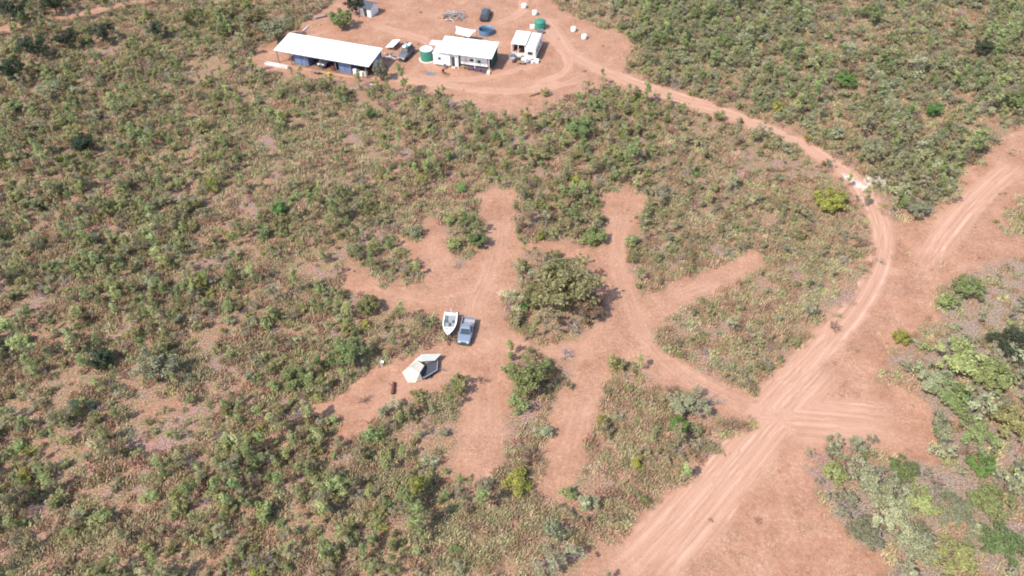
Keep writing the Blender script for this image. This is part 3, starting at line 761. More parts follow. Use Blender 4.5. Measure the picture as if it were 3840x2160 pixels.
# kinds offered to each zone: (kind, tint, weight)
MIX = [
 [('sapling','lime',8),('sapling','green',6),('bush','lime',5),('bush','olive',7),('low','dry green',10),('low','brown-green',8),('sparse','dry green',7),('sparse','grey-green',4),('dead','tan',5),('bush','yellow-green',1),('sapling','dry green',7),('bush','pale green',2)],
 [('sparse','dry green',9),('sparse','pale green',9),('bush','pale green',8),('bush','dry green',8),('sapling','lime',5),('bush','grey-green',7),('low','brown-green',6),('dead','tan',4),('sapling','green',3)],
 [('low','dry green',10),('low','brown-green',10),('bush','dry green',6),('low','grey-green',6),('sapling','dry green',3),('dead','tan',4),('sparse','grey-green',2),('bush','olive',2)],
 [('sparse','pale green',9),('sparse','grey-green',9),('dead','tan',9),('bush','grey-green',8),('bush','lime',4),('sapling','pale green',5),('low','dry green',5)],
]
KINDS = sorted({(k, t) for m in MIX for k, t, w in m})
def pick(z):
    out = np.zeros(len(z), int)
    for zz in range(4):
        w = np.array([q[2] for q in MIX[zz]], float); w /= w.sum()
        ids = np.array([KINDS.index(q[:2]) for q in MIX[zz]])
        m = z == zz; out[m] = ids[RNG.choice(len(ids), m.sum(), p=w)]
    return out
SK = pick(SZ)
BASE = {'sapling': .80, 'bush': .84, 'low': .95, 'sparse': .60, 'dead': .75}
SS = np.array([BASE[KINDS[k][0]] for k in SK])*np.exp(RNG.normal(0, .34, len(SK)))
SS *= np.array([1.0, 1.12, .85, 1.25])[SZ]
SV = RNG.integers(0, 4, len(SK)); SR = RNG.uniform(0, 6.28, len(SK))
# the ones that show largest stand as things of their own
HGT = {'sapling': 2.6, 'bush': 1.25, 'low': .6, 'sparse': 2.7, 'dead': 1.1}
u, v, dep = project(SX, SY)
show = np.array([HGT[KINDS[k][0]]**.7 for k in SK])*SS/dep
show[(u < .004) | (u > .996) | (v < .004) | (v > .996)] = 0
order = np.argsort(-show); big = order[:290]; rest = order[290:]
COLW = {'lime': 'fresh green', 'olive': 'olive', 'dry green': 'dull green', 'brown-green': 'brownish', 'grey-green': 'grey-green', 'tan': 'bare grey-brown', 'pale green': 'pale green',
        'green': 'green', 'yellow-green': 'yellow-green', 'dark green': 'dark green'}
FORM = {'sapling': 'sapling', 'bush': 'bush', 'low': 'low shrub', 'sparse': 'open sapling', 'dead': 'leafless shrub'}
MARKS = [(1060,930,'the cream tent'),(1145,825,'the boat'),(1412,718,'the broad olive island tree'),(1328,950,'the tree between bays'),(1308,1208,'the lumpy yellow-green shrub'),
 (1708,1068,'the vivid green ball shrub'),(2088,500,'the big rounded yellow-green shrub'),(1465,320,'the large round shrub'),(205,355,'the very dark round tree'),(250,900,'the lone dark left shrub'),
 (388,915,'the grey-green tree'),(870,885,'the full green track-side tree'),(738,948,'the deep green shrub'),(925,765,'the western bay tip'),(1045,585,'the northwestern bay tip'),
 (1250,478,'the northern bay end'),(1570,480,'the northeastern bay end'),(1905,650,'the eastern bay end'),(1195,1215,'the southern bay end'),(1390,1250,'the southeastern bay end'),(850,1135,'the tent track end'),
 (1870,1060,'the road junction'),(700,522,'the lone bright green shrub'),(820,130,'the long shed'),(1600,215,'the yard gateway'),(2190,455,'the white gravel patch'),(2310,520,'the road-fork tree'),
 (2268,848,'the lone roadside shrub'),(2420,905,'the large fresh green tree'),(2470,1168,'the vivid green thicket shrub'),(2130,198,'the bright green upper tree'),(2350,275,'the vivid green upper tree'),
 (60,1420,'the bottom left corner'),(640,1430,'the bottom edge left'),(1448,1385,'the bottom-edge roadside tree'),(20,640,'the middle of the left edge'),(2510,1420,'the bottom right corner'),
 (2545,860,'the dark tree on the right edge'),(450,300,'the scrub below the dark trees'),(560,700,'the middle of the left scrub'),(450,1150,'the lower left scrub centre')]
ORD = ['nearest', 'second nearest', 'third nearest', 'fourth nearest', 'fifth nearest', 'sixth nearest', 'seventh nearest', 'eighth nearest', 'ninth nearest', 'tenth nearest', 'eleventh nearest', 'twelfth nearest', 'thirteenth nearest', 'fourteenth nearest']
SIDE = ['right of', 'up and right of', 'above', 'up and left of', 'left of', 'down and left of', 'below', 'down and right of']
groups = {}
for i in big:
    k, t = KINDS[SK[i]]
    px, py = float(u[i])*2576, float(v[i])*1449
    dd = [(math.hypot(px-mx, (py-my)*1.25), j) for j, (mx, my, _) in enumerate(MARKS)]
    dist, j = min(dd)
    sec = int(round(math.atan2(-(py-MARKS[j][1])*1.25, px-MARKS[j][0])/(math.pi/4))) % 8
    groups.setdefault((k, t, j, sec), []).append((dist, int(i)))
for (k, t, j, sec), lst in sorted(groups.items()):
    lst.sort()
    for n_, (dist, i) in enumerate(lst):
        lab = '%s %s %s%s %s' % (COLW[t], FORM[k], (ORD[n_]+' ') if len(lst) > 1 else '', SIDE[sec], MARKS[j][2])
        if len(lst) > 1:
            lab = '%s %s %s, %s' % (COLW[t], FORM[k], SIDE[sec]+' '+MARKS[j][2], ORD[n_])
        grow(k, int(SV[i]), float(SX[i]), float(SY[i]), float(SS[i]), float(SR[i]), t, lab, 'scrub saplings and shrubs', 'dead_wood' if k == 'dead' else 'bark')

# the rest of the scrub and the dry grass: past counting
def instancer(name, protos, pts, idx, scl, rot, label, cat):
    src = bpy.data.collections.new(name+'_sources')
    for i, o in enumerate(protos):
        src.objects.link(o)
    me = bpy.data.meshes.new(name); me.from_pydata(pts.tolist(), [], [])
    for nm, ty, ar, key in (('pick', 'INT', idx.astype(np.int32), 'value'), ('scl', 'FLOAT_VECTOR', scl.astype(np.float32).ravel(), 'vector'), ('rot', 'FLOAT_VECTOR', rot.astype(np.float32).ravel(), 'vector')):
        at = me.attributes.new(nm, ty, 'POINT'); at.data.foreach_set(key, ar)
    o = bpy.data.objects.new(name, me); COL.objects.link(o); o['kind'] = 'stuff'; tag(o, label, cat)
    ng = bpy.data.node_groups.new(name, 'GeometryNodeTree')
    ng.interface.new_socket('Geometry', in_out='INPUT', socket_type='NodeSocketGeometry'); ng.interface.new_socket('Geometry', in_out='OUTPUT', socket_type='NodeSocketGeometry')
    N = ng.nodes; L = ng.links
    gi = N.new('NodeGroupInput'); go = N.new('NodeGroupOutput'); ip = N.new('GeometryNodeInstanceOnPoints'); ci = N.new('GeometryNodeCollectionInfo')
    ci.inputs['Collection'].default_value = src; ci.inputs['Separate Children'].default_value = True; ci.inputs['Reset Children'].default_value = True
    ip.inputs['Pick Instance'].default_value = True
    L.new(gi.outputs[0], ip.inputs['Points']); L.new(ci.outputs[0], ip.inputs['Instance'])
    for nm, ty, sock in (('pick', 'INT', 'Instance Index'), ('scl', 'FLOAT_VECTOR', 'Scale'), ('rot', 'FLOAT_VECTOR', 'Rotation')):
        na = N.new('GeometryNodeInputNamedAttribute'); na.data_type = ty; na.inputs['Name'].default_value = nm
        L.new(na.outputs[0], ip.inputs[sock])
    L.new(ip.outputs[0], go.inputs[0])
    md = o.modifiers.new('scatter', 'NODES'); md.node_group = ng
    return o
def proto(name, kind, tint, var, wood='bark', leaf='scrub_leaf'):
    lp, mb = plant(kind, 100*sum(map(ord, kind)) + var)
    parts = [(v_, f_, l_, 0) for v_, f_, l_ in lp]
    if mb.v: parts.append((np.array([tuple(q) for q in mb.v]), mb.f, np.full(len(mb.v), .5), 1))
    me = mesh_from(name, parts, [leaf, wood]); n = len(me.vertices)
    at = me.attributes.new('tint', 'FLOAT_COLOR', 'POINT'); at.data.foreach_set('color', np.tile([*TINT[tint], 1.0], n).astype(np.float32))
    return bpy.data.objects.new(name, me)
protos = []
for i, (k, t) in enumerate(KINDS):
    for w in range(4):
        protos.append(proto('scrub_%03d' % (i*4+w), k, t, w, 'dead_wood' if k == 'dead' and w % 2 else ('brown_twig' if k == 'dead' else 'bark')))
rs = SS[rest]
instancer('scrub', protos, np.stack([SX[rest], SY[rest], np.zeros(len(rest))], 1), SK[rest]*4+SV[rest],
          np.stack([rs*RNG.uniform(.85, 1.2, len(rs)), rs*RNG.uniform(.85, 1.2, len(rs)), rs*RNG.uniform(.8, 1.15, len(rs))], 1), np.stack([RNG.normal(0, .06, len(rs)), RNG.normal(0, .06, len(rs)), SR[rest]], 1),
          'low green and brown scrub covering the ground between the tracks', 'scrub')
def grass():
    x, y = scatter(130000, 5)
    b, c, g, a, cl = fields(x, y)
    cl2 = fbm(x*.25, y*.25, 77, 4)
    pr = np.clip((cl2-.32)*3.2, .04, 1)*np.where(b > .45, np.where((cl == ROAD) & (c < .3), .07, 0.006), .95)*np.array([.85, .9, .9, .3])[zone(x, y)]
    k = RNG.random(len(x)) < pr
    x, y, b = x[k], y[k], b[k]
    tints = ['straw', 'tan', 'dry green', 'brown-green', 'olive']
    pr_ = [proto('grass_%02d' % (i*2+w), 'tussock', t, w, 'bark', 'straw') for i, t in enumerate(tints) for w in range(2)]
    w = np.array([.17, .37, .17, .21, .08]); ti = RNG.choice(5, len(x), p=w)
    sh = fbm(x*.09, y*.09, 91, 3); ti = np.where((sh > .56) & (RNG.random(len(x)) < .35), 2, ti); ti = np.where(b > .45, RNG.integers(0, 2, len(x)), ti)
    s = RNG.uniform(.7, 1.7, len(x))*np.where(b > .45, .55, 1)
    instancer('dry_grass', pr_, np.stack([x, y, np.zeros(len(x))], 1), ti*2+RNG.integers(0, 2, len(x)), np.stack([s, s, s*RNG.uniform(.6, 1.2, len(s))], 1),
              np.stack([np.zeros(len(x)), np.zeros(len(x)), RNG.uniform(0, 6.28, len(x))], 1), 'dry straw-coloured grass tufts through the scrub', 'grass')
grass()

#BUILDINGS
# ---------------------------------------------------------------- buildings
def frame_at(o, rz):
    m = Matrix.Translation(Vector((o[0], o[1], 0))) @ Matrix.Rotation(rz, 4, 'Z')
    return lambda x, y, z=0.0: m @ Vector((x, y, z))
def roof_sheets(parent, x0, x1, y0, y1, z0, z1, mat='white_roof', wide=0.8, over=0.0):
    """corrugated skillion sheets laid side by side from the low front edge to the high back edge"""
    n = max(1, round((x1-x0)/wide)); w = (x1-x0)/n; ribs = 4; me = None
    mb = MB(); pr = []
    for k in range(ribs):
        a = k*w/ribs
        pr += [(a, 0), (a+w/ribs*.5, 0), (a+w/ribs*.62, .03), (a+w/ribs*.88, .03)]
    pr.append((w-.004, 0))
    top0 = [(a, y0, z0+h) for a, h in pr]; top1 = [(a, y1, z1+h) for a, h in pr]
    m = len(pr)
    mb.add(top0+top1+[(a, y0, z0+h-.02) for a, h in pr]+[(a, y1, z1+h-.02) for a, h in pr],
           [(i, i+1, m+i+1, m+i) for i in range(m-1)]+[(2*m+i+1, 2*m+i, 3*m+i, 3*m+i+1) for i in range(m-1)] +
           [(2*m+i, 2*m+i+1, i+1, i) for i in range(m-1)]+[(m+i, m+i+1, 3*m+i+1, 3*m+i) for i in range(m-1)])
    me = mb.mesh('roof_sheet', mat)
    for k in range(n):
        put('roof_sheet', me, parent, None, (x0+k*w, 0, .004*(k % 2)))

RZ = math.radians(-18.1)
# --- long open-fronted shed
o = G(1024, 186, 3.0)
shed = thing('long_shed', 'long open-fronted shed with white iron roof and two blue store rooms', 'shed', (o.x, o.y, 0), RZ)
SL, SD = 20.9, 6.5
roof_sheets(shed, 0, SL, 0, SD, 2.85, 3.45)
MB().box(.1, SL-.1, .02, .10, 2.66, 2.80).obj('gutter', 'steel', shed)
pm = MB().box(-.07, .07, -.07, .07, 0, 2.8).mesh('post', 'steel')
for x in (.35, 3.3, 6.6, 10.0, 13.3, 16.6, 19.9):
    put('post', pm, shed, None, (x, .45, 0))
pm = MB().box(-.07, .07, -.07, .07, 0, 3.3).mesh('post', 'steel')
for x in (.35, 3.3, 20.5):
    put('post', pm, shed, None, (x, SD-.35, 0))
MB().box(3.4, SL-.5, SD-.42, SD-.36, 0, 3.3).obj('back_wall', 'blue_wall', shed)
MB().box(SL-.56, SL-.5, 2.6, SD-.44, 0, 3.2).obj('end_wall', 'blue_wall', shed)
MB().box(3.3, SL-.4, .3, SD-.3, .006, .06).obj('floor_slab', 'darkened_dirt_floor', shed)
for x in (2.2, 6.9, 11.6, 16.3):
    MB().tube((x, .2, 2.72), (x, SD-.2, 3.32), .05).obj('rafter', 'steel', shed)
for x0, x1 in ((3.7, 7.0), (13.6, 16.3)):
    r = MB().box(x0, x1, 1.0, SD-.5, .06, 2.55).obj('store_room', 'blue_wall', shed)
    for k in range(2):
        a = x0+.12+k*(x1-x0)/2
        d = MB().box(a, a+(x1-x0)/2-.18, .93, .998, .1, 2.42).obj('store_door', 'blue_wall', r, bevel=.015)
    MB().box((x0+x1)/2-.1, (x0+x1)/2+.1, .89, .928, 1.0, 1.5).obj('door_bar', 'steel', r)
def SH(x, y, z=0.0):
    return Matrix.Translation(Vector((o.x, o.y, 0))) @ Matrix.Rotation(RZ, 4, 'Z') @ Vector((x, y, z))
SHED_O = o.copy()
def shed_at(x, y, z=0.0):
    return Matrix.Translation(Vector((SHED_O.x, SHED_O.y, 0))) @ Matrix.Rotation(RZ, 4, 'Z') @ Vector((x, y, z))

# --- vehicles
def wheel(parent, x, y, r=.39, w=.24):
    t = MB(); t.lathe([(r*.62, -w/2), (r*.93, -w/2), (r, -w*.32), (r, w*.32), (r*.93, w/2), (r*.62, w/2)], 18)
    a = t.obj('wheel', 'tyre', parent, True, (x, y, r), (0, math.pi/2, 0))
    MB().lathe([(r*.6, -w*.42), (r*.2, -w*.46), (r*.2, w*.46), (r*.6, w*.42)], 14).obj('rim', 'rim', a)
def ring(y, wb, w, wt, zb, zm, zt):
    return [(-wb, y, zb), (-w, y, zb+.1), (-w, y, zm), (-wt, y, zt), (wt, y, zt), (w, y, zm), (w, y, zb+.1), (wb, y, zb)]
def vehicle(name, label, cat, loc, rz, paint, style, group=None):
    """front points to local -y"""
    t = thing(name, label, cat, loc, rz, group)
    end = .62 if style == 'ute' else 2.3
    b = MB().loft([ring(-2.55, .62, .74, .62, .42, .72, .84), ring(-2.42, .72, .86, .74, .34, .86, .96), ring(-1.9, .80, .90, .78, .32, .95, 1.03),
                   ring(-1.25, .82, .92, .82, .32, 1.02, 1.09), ring(.0, .82, .93, .84, .32, 1.03, 1.10), ring(end-.1, .82, .93, .84, .32, 1.03, 1.10), ring(end, .80, .90, .82, .36, 1.0, 1.08)])
    b.obj('body', paint, t, bevel=.02)
    e2 = end-.08
    rb, rf = (.42, -.52) if style == 'ute' else (1.95, -.55)
    base = [(-.80, -1.22, 1.08), (.80, -1.22, 1.08), (.80, e2, 1.08), (-.80, e2, 1.08)]
    top = [(-.62, rf, 1.74), (.62, rf, 1.74), (.62, rb, 1.74), (-.62, rb, 1.74)]
    cab = MB().loft([base, top], cap=True).obj('cabin', paint, t, bevel=.05)
    MB().loft([[(-.60, rf+.05, 1.752), (.60, rf+.05, 1.752), (.60, rb-.05, 1.752), (-.60, rb-.05, 1.752)], [(-.5, rf+.2, 1.79), (.5, rf+.2, 1.79), (.5, rb-.15, 1.79), (-.5, rb-.15, 1.79)]]).obj('roof', paint, t, bevel=.02)
    def glass(nm, c, n, inset=.10):
        """pane a little proud of the cabin face with corners c"""
        P = [Vector(q) for q in c]; m = sum(P, Vector())/4; nv = Vector(n).normalized()
        Q = [m+(q-m)*(1-inset)+nv*.022 for q in P]
        MB().add(Q+[q-nv*.02 for q in Q], [(0, 1, 2, 3), (7, 6, 5, 4)]+[(i, i+4, (i+1) % 4+4, (i+1) % 4) for i in range(4)]).obj(nm, 'glass', cab)
    glass('windscreen', [base[0], base[1], top[1], top[0]], (0, -.66, .7))
    glass('rear_window', [base[2], base[3], top[3], top[2]], (0, .9, .2), .14)
    for s in (-1, 1):
        ys = [(-1.1, rf+.08, -.2, -.2)] + ([(-.12, -.12, e2-.12, rb-.06)] if style == 'ute' else [(-.12, -.12, .85, .85), (.93, .93, e2-.15, rb-.1)])
        for a0, a1, b0, b1 in ys:
            c = [(s*.80, a0, 1.08), (s*.80, b0, 1.08), (s*.62, b1, 1.74), (s*.62, a1, 1.74)]
            glass('side_window', c if s > 0 else c[::-1], (s*.66, 0, .18), .12)
        MB().box(s*.93-.09, s*.93+.09, -1.02, -.9, 1.06, 1.24).obj('mirror', paint, t, bevel=.02)
        MB().box(s*.56-.15, s*.56+.15, -2.57, -2.44, .72, .86).obj('headlight', 'lamp_glass', t, bevel=.02)
        MB().box(s*.78-.08, s*.78+.08, 2.52, 2.60, .74, 1.02).obj('tail_light', 'red_lens', t)
        for y in (-1.62, 1.55): wheel(t, s*.80, y)
    MB().box(-.38, .38, -2.585, -2.5, .6, .82).obj('grille', 'dark_steel', t)
    MB().box(-.84, .84, -2.72, -2.57, .40, .62).obj('front_bumper', 'dark_steel', t, bevel=.04)
    if style == 'ute':
        tr = MB().box(-.90, .90, .66, 2.50, .62, .70)
        tr.box(-.92, -.86, .66, 2.5, .70, 1.12).box(.86, .92, .66, 2.5, .70, 1.12).box(-.855, .855, .66, .72, .70, 1.12)
        tr.obj('tray', 'grey_paint', t)
        MB().box(-.855, .855, 2.44, 2.50, .70, 1.12).obj('tailgate', paint, t)
        lin = MB()
        for k in range(9): lin.box(-.80+k*.18, -.70+k*.18, .74, 2.42, .70, .722)
        lin.obj('tray_liner', 'canvas_grey', t)
        MB().tube((-.84, .80, 1.12), (-.70, .78, 1.62), .035).tube((.84, .80, 1.12), (.70, .78, 1.62), .035).tube((-.70, .78, 1.62), (.70, .78, 1.62), .035).obj('sports_bar', 'dark_steel', t)
    else:
        for s in (-1, 1): MB().box(s*.5-.025, s*.5+.025, -.3, 1.7, 1.80, 1.85).obj('roof_rail', 'steel', t)
    MB().box(-.84, .84, 2.5+(.0 if style == 'ute' else -.2), 2.66-(0 if style == 'ute' else .2), .42, .60).obj('rear_bumper', 'dark_steel', t, bevel=.03)
    return t
p = G(1751, 1243, .9)
vehicle('utility_truck', 'silver-blue utility truck parked beside the white boat', 'ute', (p.x-.1, p.y+.35, .005), math.radians(-8), 'silver_blue', 'ute').scale = (.96, .84, .95)
p = G(1820, 52, .8)
vehicle('car', 'dark grey car parked alone at the back of the yard', 'car', (p.x, p.y, .005), math.radians(172), 'charcoal_paint', 'wagon')
p = G(1522, 190, 1.2)
fw = vehicle('four_wheel_drive', 'old grey four-wheel drive with a loaded roof beside the green tank', 'car', (p.x, p.y, .005), math.radians(-20), 'old_paint', 'wagon')
rk = MB().box(-.68, .68, -.35, 1.75, 1.87, 1.90).obj('roof_rack', 'dark_steel', fw)
for a0, a1, b0, b1, h_, m_ in ((-.6, .1, -.3, .3, .3, 'gel_white'), (.15, .6, -.25, .5, .25, 'tank_green'), (-.55, .0, .4, 1.2, .35, 'canvas_grey'), (.05, .62, .6, 1.6, .3, 'gel_white'), (-.6, -.05, 1.25, 1.7, .22, 'shade_cloth')):
    MB().box(a0, a1, b0, b1, 1.905, 1.905+h_).obj('roof_load', m_, fw, bevel=.03)
q = shed_at(9.6, 3.5)
vehicle('shed_truck', 'pale grey truck in the shade under the long white roof', 'ute', (q.x, q.y, .06), RZ, 'grey_paint', 'ute')

# --- boat on its trailer
p = G(1686, 1212, 1.15)
BR = math.radians(-3)
bt = thing('boat', 'open white fishing boat with outboard motor on a trailer', 'boat', (p.x, p.y, 0.0), BR); bt.scale = (.87, .9, .95)
def half(y):      # half-beam along the boat, stern at +2.2, bow at -2.45
    s = (2.2-y)/4.65
    return 1.06*(1-max(0, (s-.38)/.62)**2.3)*(.93+.07*min(1, s/.3))
st_ = [2.2-4.6*i/18 for i in range(19)]
rings_o = []; 
for y in st_:
    w = max(half(y), .03); s = (2.2-y)/4.65; zk = .62+.42*max(0, (s-.6)/.4)**2; zs = 1.22+.16*s**2
    rings_o.append([(-w, y, zs), (-w*.86, y, zk+.26), (0, y, zk), (w*.86, y, zk+.26), (w, y, zs)])
hl = MB(); hl.loft(rings_o, cap=False, closed=False)
hl.add(rings_o[0], [(4, 3, 2, 1, 0)])
hull = hl.obj('hull', 'gel_white', bt, True)
gun = []
for y in st_:
    w = max(half(y), .03); s = (2.2-y)/4.65; zs = 1.222+.16*s**2; iw = max(w-.17, .012)
    gun.append([(-w-.02, y, zs), (-w-.02, y, zs+.035), (-iw, y, zs+.035), (-iw, y, zs-.08)])
g = MB(); g.loft(gun, cap=False, closed=False); g.loft([[(-a, b, c) for a, b, c in r][::-1] for r in gun], cap=False, closed=False)
g.obj('gunwale', 'gel_white', bt)
inn = [y for y in st_ if y > -1.05]
fl = []
for y in inn:
    w = half(y)-.17; fl.append([(-w, y, 1.2), (-w+.04, y, 1.04), (w-.04, y, 1.04), (w, y, 1.2)])
f_ = MB(); f_.loft(fl, cap=False, closed=False); f_.add(fl[-1], [(0, 1, 2, 3)]); f_.add(fl[0], [(3, 2, 1, 0)])
f_.obj('cockpit_floor', 'boat_floor', bt)
dk = []
for y in [y for y in st_ if y <= -.80]:
    w = max(half(y)-.14, .01); s = (2.2-y)/4.65; dk.append([(-w, y, 1.245+.16*s**2), (0, y, 1.275+.16*s**2), (w, y, 1.245+.16*s**2)])
MB().loft(dk, cap=False, closed=False).obj('foredeck', 'gel_white', bt)
for s in (-1, 1):
    MB().box(s*.27-.20, s*.27+.20, -1.42, -1.12, 1.395, 1.42).obj('hatch', 'boat_floor', bt, bevel=.01)
MB().box(-.80, .80, 1.72, 2.05, 1.045, 1.26).obj('stern_bench', 'gel_white', bt, bevel=.03)
MB().box(.05, .70, 1.40, 1.54, 1.045, 1.15).obj('bench_cushion', 'canvas_grey', bt, bevel=.03)
MB().box(-.62, -.40, .72, 1.50, 1.045, 1.12).obj('side_locker', 'seat_grey', bt, bevel=.02)
MB().box(.38, .58, .80, 1.10, 1.045, 1.14).obj('tackle_box', 'canvas_grey', bt, bevel=.02)
for s in (-1, 1):
    c = MB().box(s*.50-.20, s*.50+.20, .22, .50, 1.045, 1.16).obj('seat', 'seat_grey', bt, bevel=.03)
    MB().box(s*.50-.20, s*.50+.20, .502, .55, 1.05, 1.26).obj('seat_back', 'seat_grey', c, bevel=.02)
cn = MB().box(-.14, .14, -.45, -.05, 1.045, 1.22).obj('console', 'seat_grey', bt, bevel=.03)
MB().poly((-.14, -.44, 1.225), (.14, -.44, 1.225), (.12, -.40, 1.34), (-.12, -.40, 1.34)).obj('windscreen', 'glass', cn)
MB().lathe([(.10, 0), (.115, .015), (.10, .03)], 16).obj('steering_wheel', 'tyre', cn, loc=(.0, .0, 1.24), rot=(math.radians(60), 0, 0))
ob = MB().loft([[(-.14, 2.24, 1.05), (.14, 2.24, 1.05), (.12, 2.62, 1.05), (-.12, 2.62, 1.05)], [(-.16, 2.22, 1.35), (.16, 2.22, 1.35), (.14, 2.68, 1.38), (-.14, 2.68, 1.38)],
               [(-.10, 2.28, 1.52), (.10, 2.28, 1.52), (.09, 2.58, 1.52), (-.09, 2.58, 1.52)]]).obj('outboard_motor', 'grey_paint', bt, bevel=.04)
MB().loft([[(-.05, 2.36, 1.05), (.05, 2.36, 1.05), (.04, 2.56, 1.05), (-.04, 2.56, 1.05)], [(-.03, 2.42, .42), (.03, 2.42, .42), (.02, 2.54, .42), (-.02, 2.54, .42)]]).obj('motor_leg', 'dark_steel', ob)
MB().lathe([(.13, -.015), (.13, .015)], 3).obj('propeller', 'dark_steel', ob, loc=(0, 2.6, .50), rot=(math.pi/2, 0, 0))
tl = thing('boat_trailer', 'dark steel trailer carrying the white fishing boat', 'trailer', (p.x, p.y, 0.005), BR); tl.scale = (.87, .9, .95)
fr = MB()
for s in (-1, 1):
    fr.tube((s*.62, 2.1, .50), (s*.62, -1.0, .50), .04); fr.tube((s*.62, -1.0, .50), (0, -2.9, .48), .04)
for y in (2.0, .8, -.4): fr.tube((-.62, y, .5), (.62, y, .5), .035)
fr.obj('trailer_frame', 'dark_steel', tl)
MB().box(-.05, .05, -3.55, -2.88, .44, .52).obj('drawbar', 'dark_steel', tl)
MB().lathe([(.06, 0), (.08, .05), (.05, .12)], 10).obj('coupling', 'steel', tl, loc=(0, -3.52, .52))
MB().tube((0, -2.4, .5), (0, -2.5, 1.15), .04).obj('winch_post', 'dark_steel', tl)
jw = MB().tube((.12, -3.1, .2), (.12, -3.1, .8), .03).obj('jockey_stand', 'steel', tl)
MB().lathe([(.10, -.03), (.10, .03)], 12).obj('jockey_wheel', 'tyre', jw, loc=(.12, -3.1, .10), rot=(0, math.pi/2, 0))
for s in (-1, 1):
    wheel(tl, s*.86, .7, .30, .2)
    mg = MB()
    pr = [(.7-.40*math.cos(a), .32+.38*math.sin(a)) for a in [math.pi*k/8 for k in range(9)]]
    mg.loft([[(s*.75, y, z), (s*.98, y, z), (s*.98, y, z+.02), (s*.75, y, z+.02)] for y, z in pr]); mg.obj('mudguard', 'steel', tl)
    MB().box(s*.45-.05, s*.45+.05, -.9, 2.0, .54, .80).obj('bunk', 'timber', tl)

# --- camper tent
p = G(1566, 1424)
ct = thing('camper_tent', 'cream canvas camper tent with dark open side and pale awning', 'tent', (p.x, p.y, .005), 0); ct.scale = (.9, .9, .95)
TV = [(-2.3, 1.33, .02), (-1.33, -.47, .02), (-.25, -.53, .02), (.8, -.1, .1), (-.92, .92, 1.6), (.46, -.18, 1.72), (.92, 1.6, 1.12), (0, 2.4, 1.12), (-1.5, 2.2, .15), (-.6, 3.3, .35), (-.2, .42, 1.52)]
def sheet_of(pts, faces, nm, mat, n_=3):
    """cloth: each facet split up and let sag a little, with creases"""
    mb = MB(); 
    for f in faces:
        P = [Vector(pts[i]) for i in f]
        tris = [(P[0], P[i], P[i+1]) for i in range(1, len(P)-1)]
        for A_, B_, C_ in tris:
            nn = (B_-A_).cross(C_-A_).normalized(); g_ = {}
            for i in range(n_+1):
                for j in range(n_+1-i):
                    a_, b_ = i/n_, j/n_; c_ = 1-a_-b_
                    q_ = A_*c_+B_*a_+C_*b_
                    q_ = q_-Vector((0, 0, 1))*(.9*a_*b_*c_)*.9+nn*random.uniform(-.012, .012)*(27*a_*b_*c_ > .01)
                    g_[i, j] = len(mb.v); mb.v.append(tuple(q_))
            for i in range(n_):
                for j in range(n_-i):
                    mb.f.append((g_[i, j], g_[i+1, j], g_[i, j+1]))
                    if i+j < n_-1: mb.f.append((g_[i+1, j], g_[i+1, j+1], g_[i, j+1]))
    o_ = mb.obj(nm, mat, ct); o_.modifiers.new('thick', 'SOLIDIFY').thickness = .012
    return o_
cb = sheet_of(TV, [(0, 1, 4), (1, 2, 10, 4), (2, 5, 10), (2, 3, 5), (4, 10, 7), (10, 5, 6, 7), (0, 4, 8), (8, 4, 7, 9)], 'canvas_body', 'canvas_cream', 4)
for i, j in ((4, 10), (10, 5), (1, 4), (4, 7), (5, 6)): MB().tube(Vector(TV[i])+Vector((0, 0, .012)), Vector(TV[j])+Vector((0, 0, .012)), .014, None, 5).obj('seam', 'canvas_grey', cb)
sheet_of([TV[3], (1.0, 2.35, .5), TV[6], TV[5]], [(0, 1, 2, 3)], 'shaded_wall', 'canvas_dark')  # dark canvas colour puts this side's shade into the wall itself
bed = [(.84, -.08), (1.02, -.18), (2.72, 1.2), (2.66, 3.0), (.95, 2.45)]
MB().slab([(x, y, .62) for x, y in bed], .3).obj('trailer_box', 'canvas_dark', ct)
for a, b in ((0, 1), (1, 2), (2, 3), (3, 4)): MB().tube((*bed[a], .66), (*bed[b], .66), .05).obj('box_rail', 'canvas_grey', ct)
for x, y in ((1.75, .45), (2.72, 2.2)): wheel(ct, x, y, .3, .18)
sheet_of([(-.6, 3.2, .5), (.4, 2.24, 1.18), (2.35, 2.5, 1.12), (3.16, 3.8, 1.02), (.4, 3.75, 1.0)], [(0, 1, 4), (1, 2, 3, 4)], 'awning', 'canvas_pale')
for a in ((2.33, 2.55, 1.10), (3.12, 3.75, 1.0), (.42, 3.70, .98)): MB().tube((a[0], a[1], 0), a, .02).obj('pole', 'steel', ct)
for a, b in (((3.12, 3.75, 1.0), (4.1, 4.5, .02)), ((-.92, .92, 1.6), (-2.9, .3, .02)), ((.4, 3.72, .98), (.0, 4.9, .02))): MB().tube(a, b, .012, None, 4).obj('guy_rope', 'canvas_pale', ct)
MB().tube((2.6, 1.9, .40), (3.9, 1.3, .38), .05).obj('drawbar', 'dark_steel', ct)

